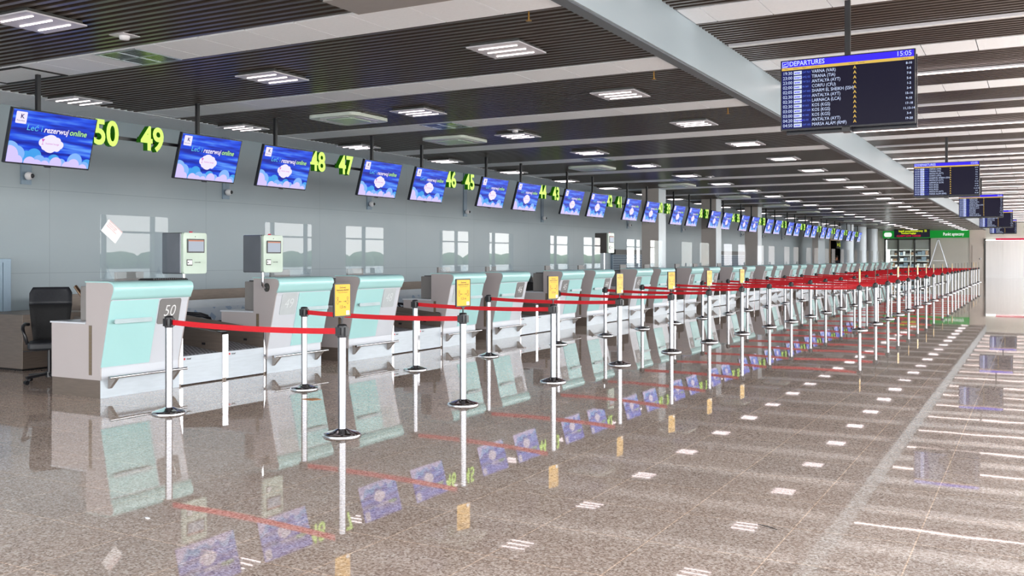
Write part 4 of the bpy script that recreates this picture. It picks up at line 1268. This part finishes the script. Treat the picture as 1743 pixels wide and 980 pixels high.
MX, BX, RX = -5.37, -7.68, -3.40
mid_y = [6.69, 8.72, 10.88, 13.09, 15.29, 17.45, 19.71, 22.04, 24.15]
back_y = [6.81, 8.86, 11.14, 13.25, 15.7, 17.9, 20.03, 22.15, 24.4]
ru = [1463, 1490.2, 1511, 1528.5, 1546.3, 1561.8, 1576.4, 1589, 1604, 1613.4, 1620.6, 1626, 1631, 1636.9, 1641.7, 1647, 1653.6, 1657.2, 1661.3, 1665.9]
right_y = [y_on(u, RX) for u in ru]
for k in range(2, 20):
    mid_y.append(right_y[k] + 0.15); back_y.append(right_y[k] + 0.3)
angs = [-4, -14, -12, -5, -14, -10, -10]
for i in range(len(mid_y)):
    bx = BX + random.uniform(-0.03, 0.03); mx = MX + random.uniform(-0.015, 0.015)
    if i >= 7: bk = 'back'
    b = place_post(bx, back_y[i], 'chrome stanchion in the row beside the desks, %s from the camera' % ORD[i])
    sg = i < 7
    p = place_post(mx, mid_y[i], ('chrome stanchion with a yellow distance sign, %s from the camera' if sg else 'chrome stanchion without sign in the middle row, %s from the camera') % ORD[i])
    add_belt(p, mx, mid_y[i], bx, back_y[i])
    if sg: add_sign(p, angs[i])
    if i >= 7:
        j = i - 7
        if j < len(right_y):
            r = place_post(RX, right_y[j], 'chrome stanchion with edge-on yellow sign in the outer row, %s from the camera' % ORD[j])
            add_belt(r, RX, right_y[j], mx, mid_y[i])
            add_sign(r, random.uniform(-5, 8))

# ------------------------------------------------------------------ small litter on the floor
def litter(label, x, y, pts, mt, name='paper_scrap'):
    m = MB(); m.prism_z(pts, 0.0005, 0.004); o = m.obj(name, mt); o.location = (x, y, 0); tag(o, label, 'scrap')
def floor_pt(u, v):
    d = 1630 * EYE / (v - 440); r = (u - 871.5) * d / 1630
    return r * C_ - d * S_, d * C_ + r * S_
x, y = floor_pt(531, 679)
litter('small orange scrap on the floor by the second desk-side stanchion', x, y, [(-0.09, -0.06), (0.07, -0.08), (0.11, 0.03), (0.0, 0.07), (-0.05, 0.02)], 'orange')
x, y = floor_pt(251, 882)
litter('tiny white scrap on the floor at lower left', x, y, [(-0.02, 0.0), (0.015, -0.01), (0.018, 0.004), (-0.015, 0.014)], 'paper')
x, y = floor_pt(1308, 897)
litter('thin dark twig on the floor at lower right', x, y, [(-0.07, 0.03), (0.0, 0.0), (0.06, -0.035), (0.0, 0.006)], 'blackmatte', 'twig')

# ------------------------------------------------------------------ person at the far end
def skinned(name, pts, edges, radii, mt, parent, root=0, sub=2):
    me = bpy.data.meshes.new(name); me.from_pydata(pts, edges, []); me.materials.append(M[mt])
    o = link(name, me, parent)
    s = o.modifiers.new('skin', 'SKIN'); s.use_smooth_shade = True
    for i, r in enumerate(radii):
        me.skin_vertices[0].data[i].radius = (r, r)
        me.skin_vertices[0].data[i].use_root = (i == root)
    q = o.modifiers.new('sub', 'SUBSURF'); q.levels = sub; q.render_levels = sub
    return o
pt = thing('person', 'person in dark clothes with one arm raised behind the far desks', 'person', (-13.5, 76.3, 0), R(-60))
J = [(0, 0, .95), (0, 0, 1.15), (0, 0, 1.38), (0, 0, 1.5), (0.01, 0, 1.58), (0.02, 0, 1.68), (0, .18, 1.42), (.18, .26, 1.5), (.36, .24, 1.66), (0, -.18, 1.42), (.02, -.24, 1.14), (.1, -.22, .9), (0, .09, .9), (0.02, .1, .5), (0, .1, .08), (.12, .1, .04), (0, -.09, .9), (0, -.1, .5), (-.02, -.1, .08), (.1, -.1, .04)]
Ed = [(0, 1), (1, 2), (2, 3), (3, 4), (4, 5), (2, 6), (6, 7), (7, 8), (2, 9), (9, 10), (10, 11), (0, 12), (12, 13), (13, 14), (14, 15), (0, 16), (16, 17), (17, 18), (18, 19)]
Rd = [.13, .12, .14, .055, .085, .095, .06, .045, .03, .06, .042, .03, .085, .058, .04, .035, .085, .058, .04, .035]
skinned('body', J, Ed, Rd, 'skin', pt)
skinned('jacket', [J[0], J[1], J[2], J[6], J[7], J[9], J[10], (.08, -.225, .96)], [(0, 1), (1, 2), (2, 3), (3, 4), (2, 5), (5, 6), (6, 7)], [.145, .14, .155, .075, .058, .075, .056, .045], 'cloth_dark', pt)
skinned('trousers', [J[0], J[12], J[13], (0, .1, .12), J[16], J[17], (-.02, -.1, .12)], [(0, 1), (1, 2), (2, 3), (0, 4), (4, 5), (5, 6)], [.14, .1, .072, .058, .1, .072, .058], 'cloth_dark', pt)
for k in range(5):
    skinned('finger', [(.36, .24, 1.66), (.385, .215 + .013 * k, 1.70), (.39, .21 + .016 * k, 1.735 - .008 * abs(k - 2))], [(0, 1), (1, 2)], [.012, .009, .007], 'skin', pt, sub=1)
MB().ball((0.0, 0, 1.70), 0.105, 14, 8, 1.05).obj('hair', 'hair', pt)
t = thing('leaning_board', 'narrow white board leaning in the far left passage', 'board', (WALL_X + 0.75, 80.2, 0))
m = MB(); m.bar((0.0, -1.2, 0.03), (-0.35, 0.2, 2.75), 0.3, 0.04); m.obj('plank', 'paper', t)

# drop the prototypes' stray state
bpy.context.view_layer.update()
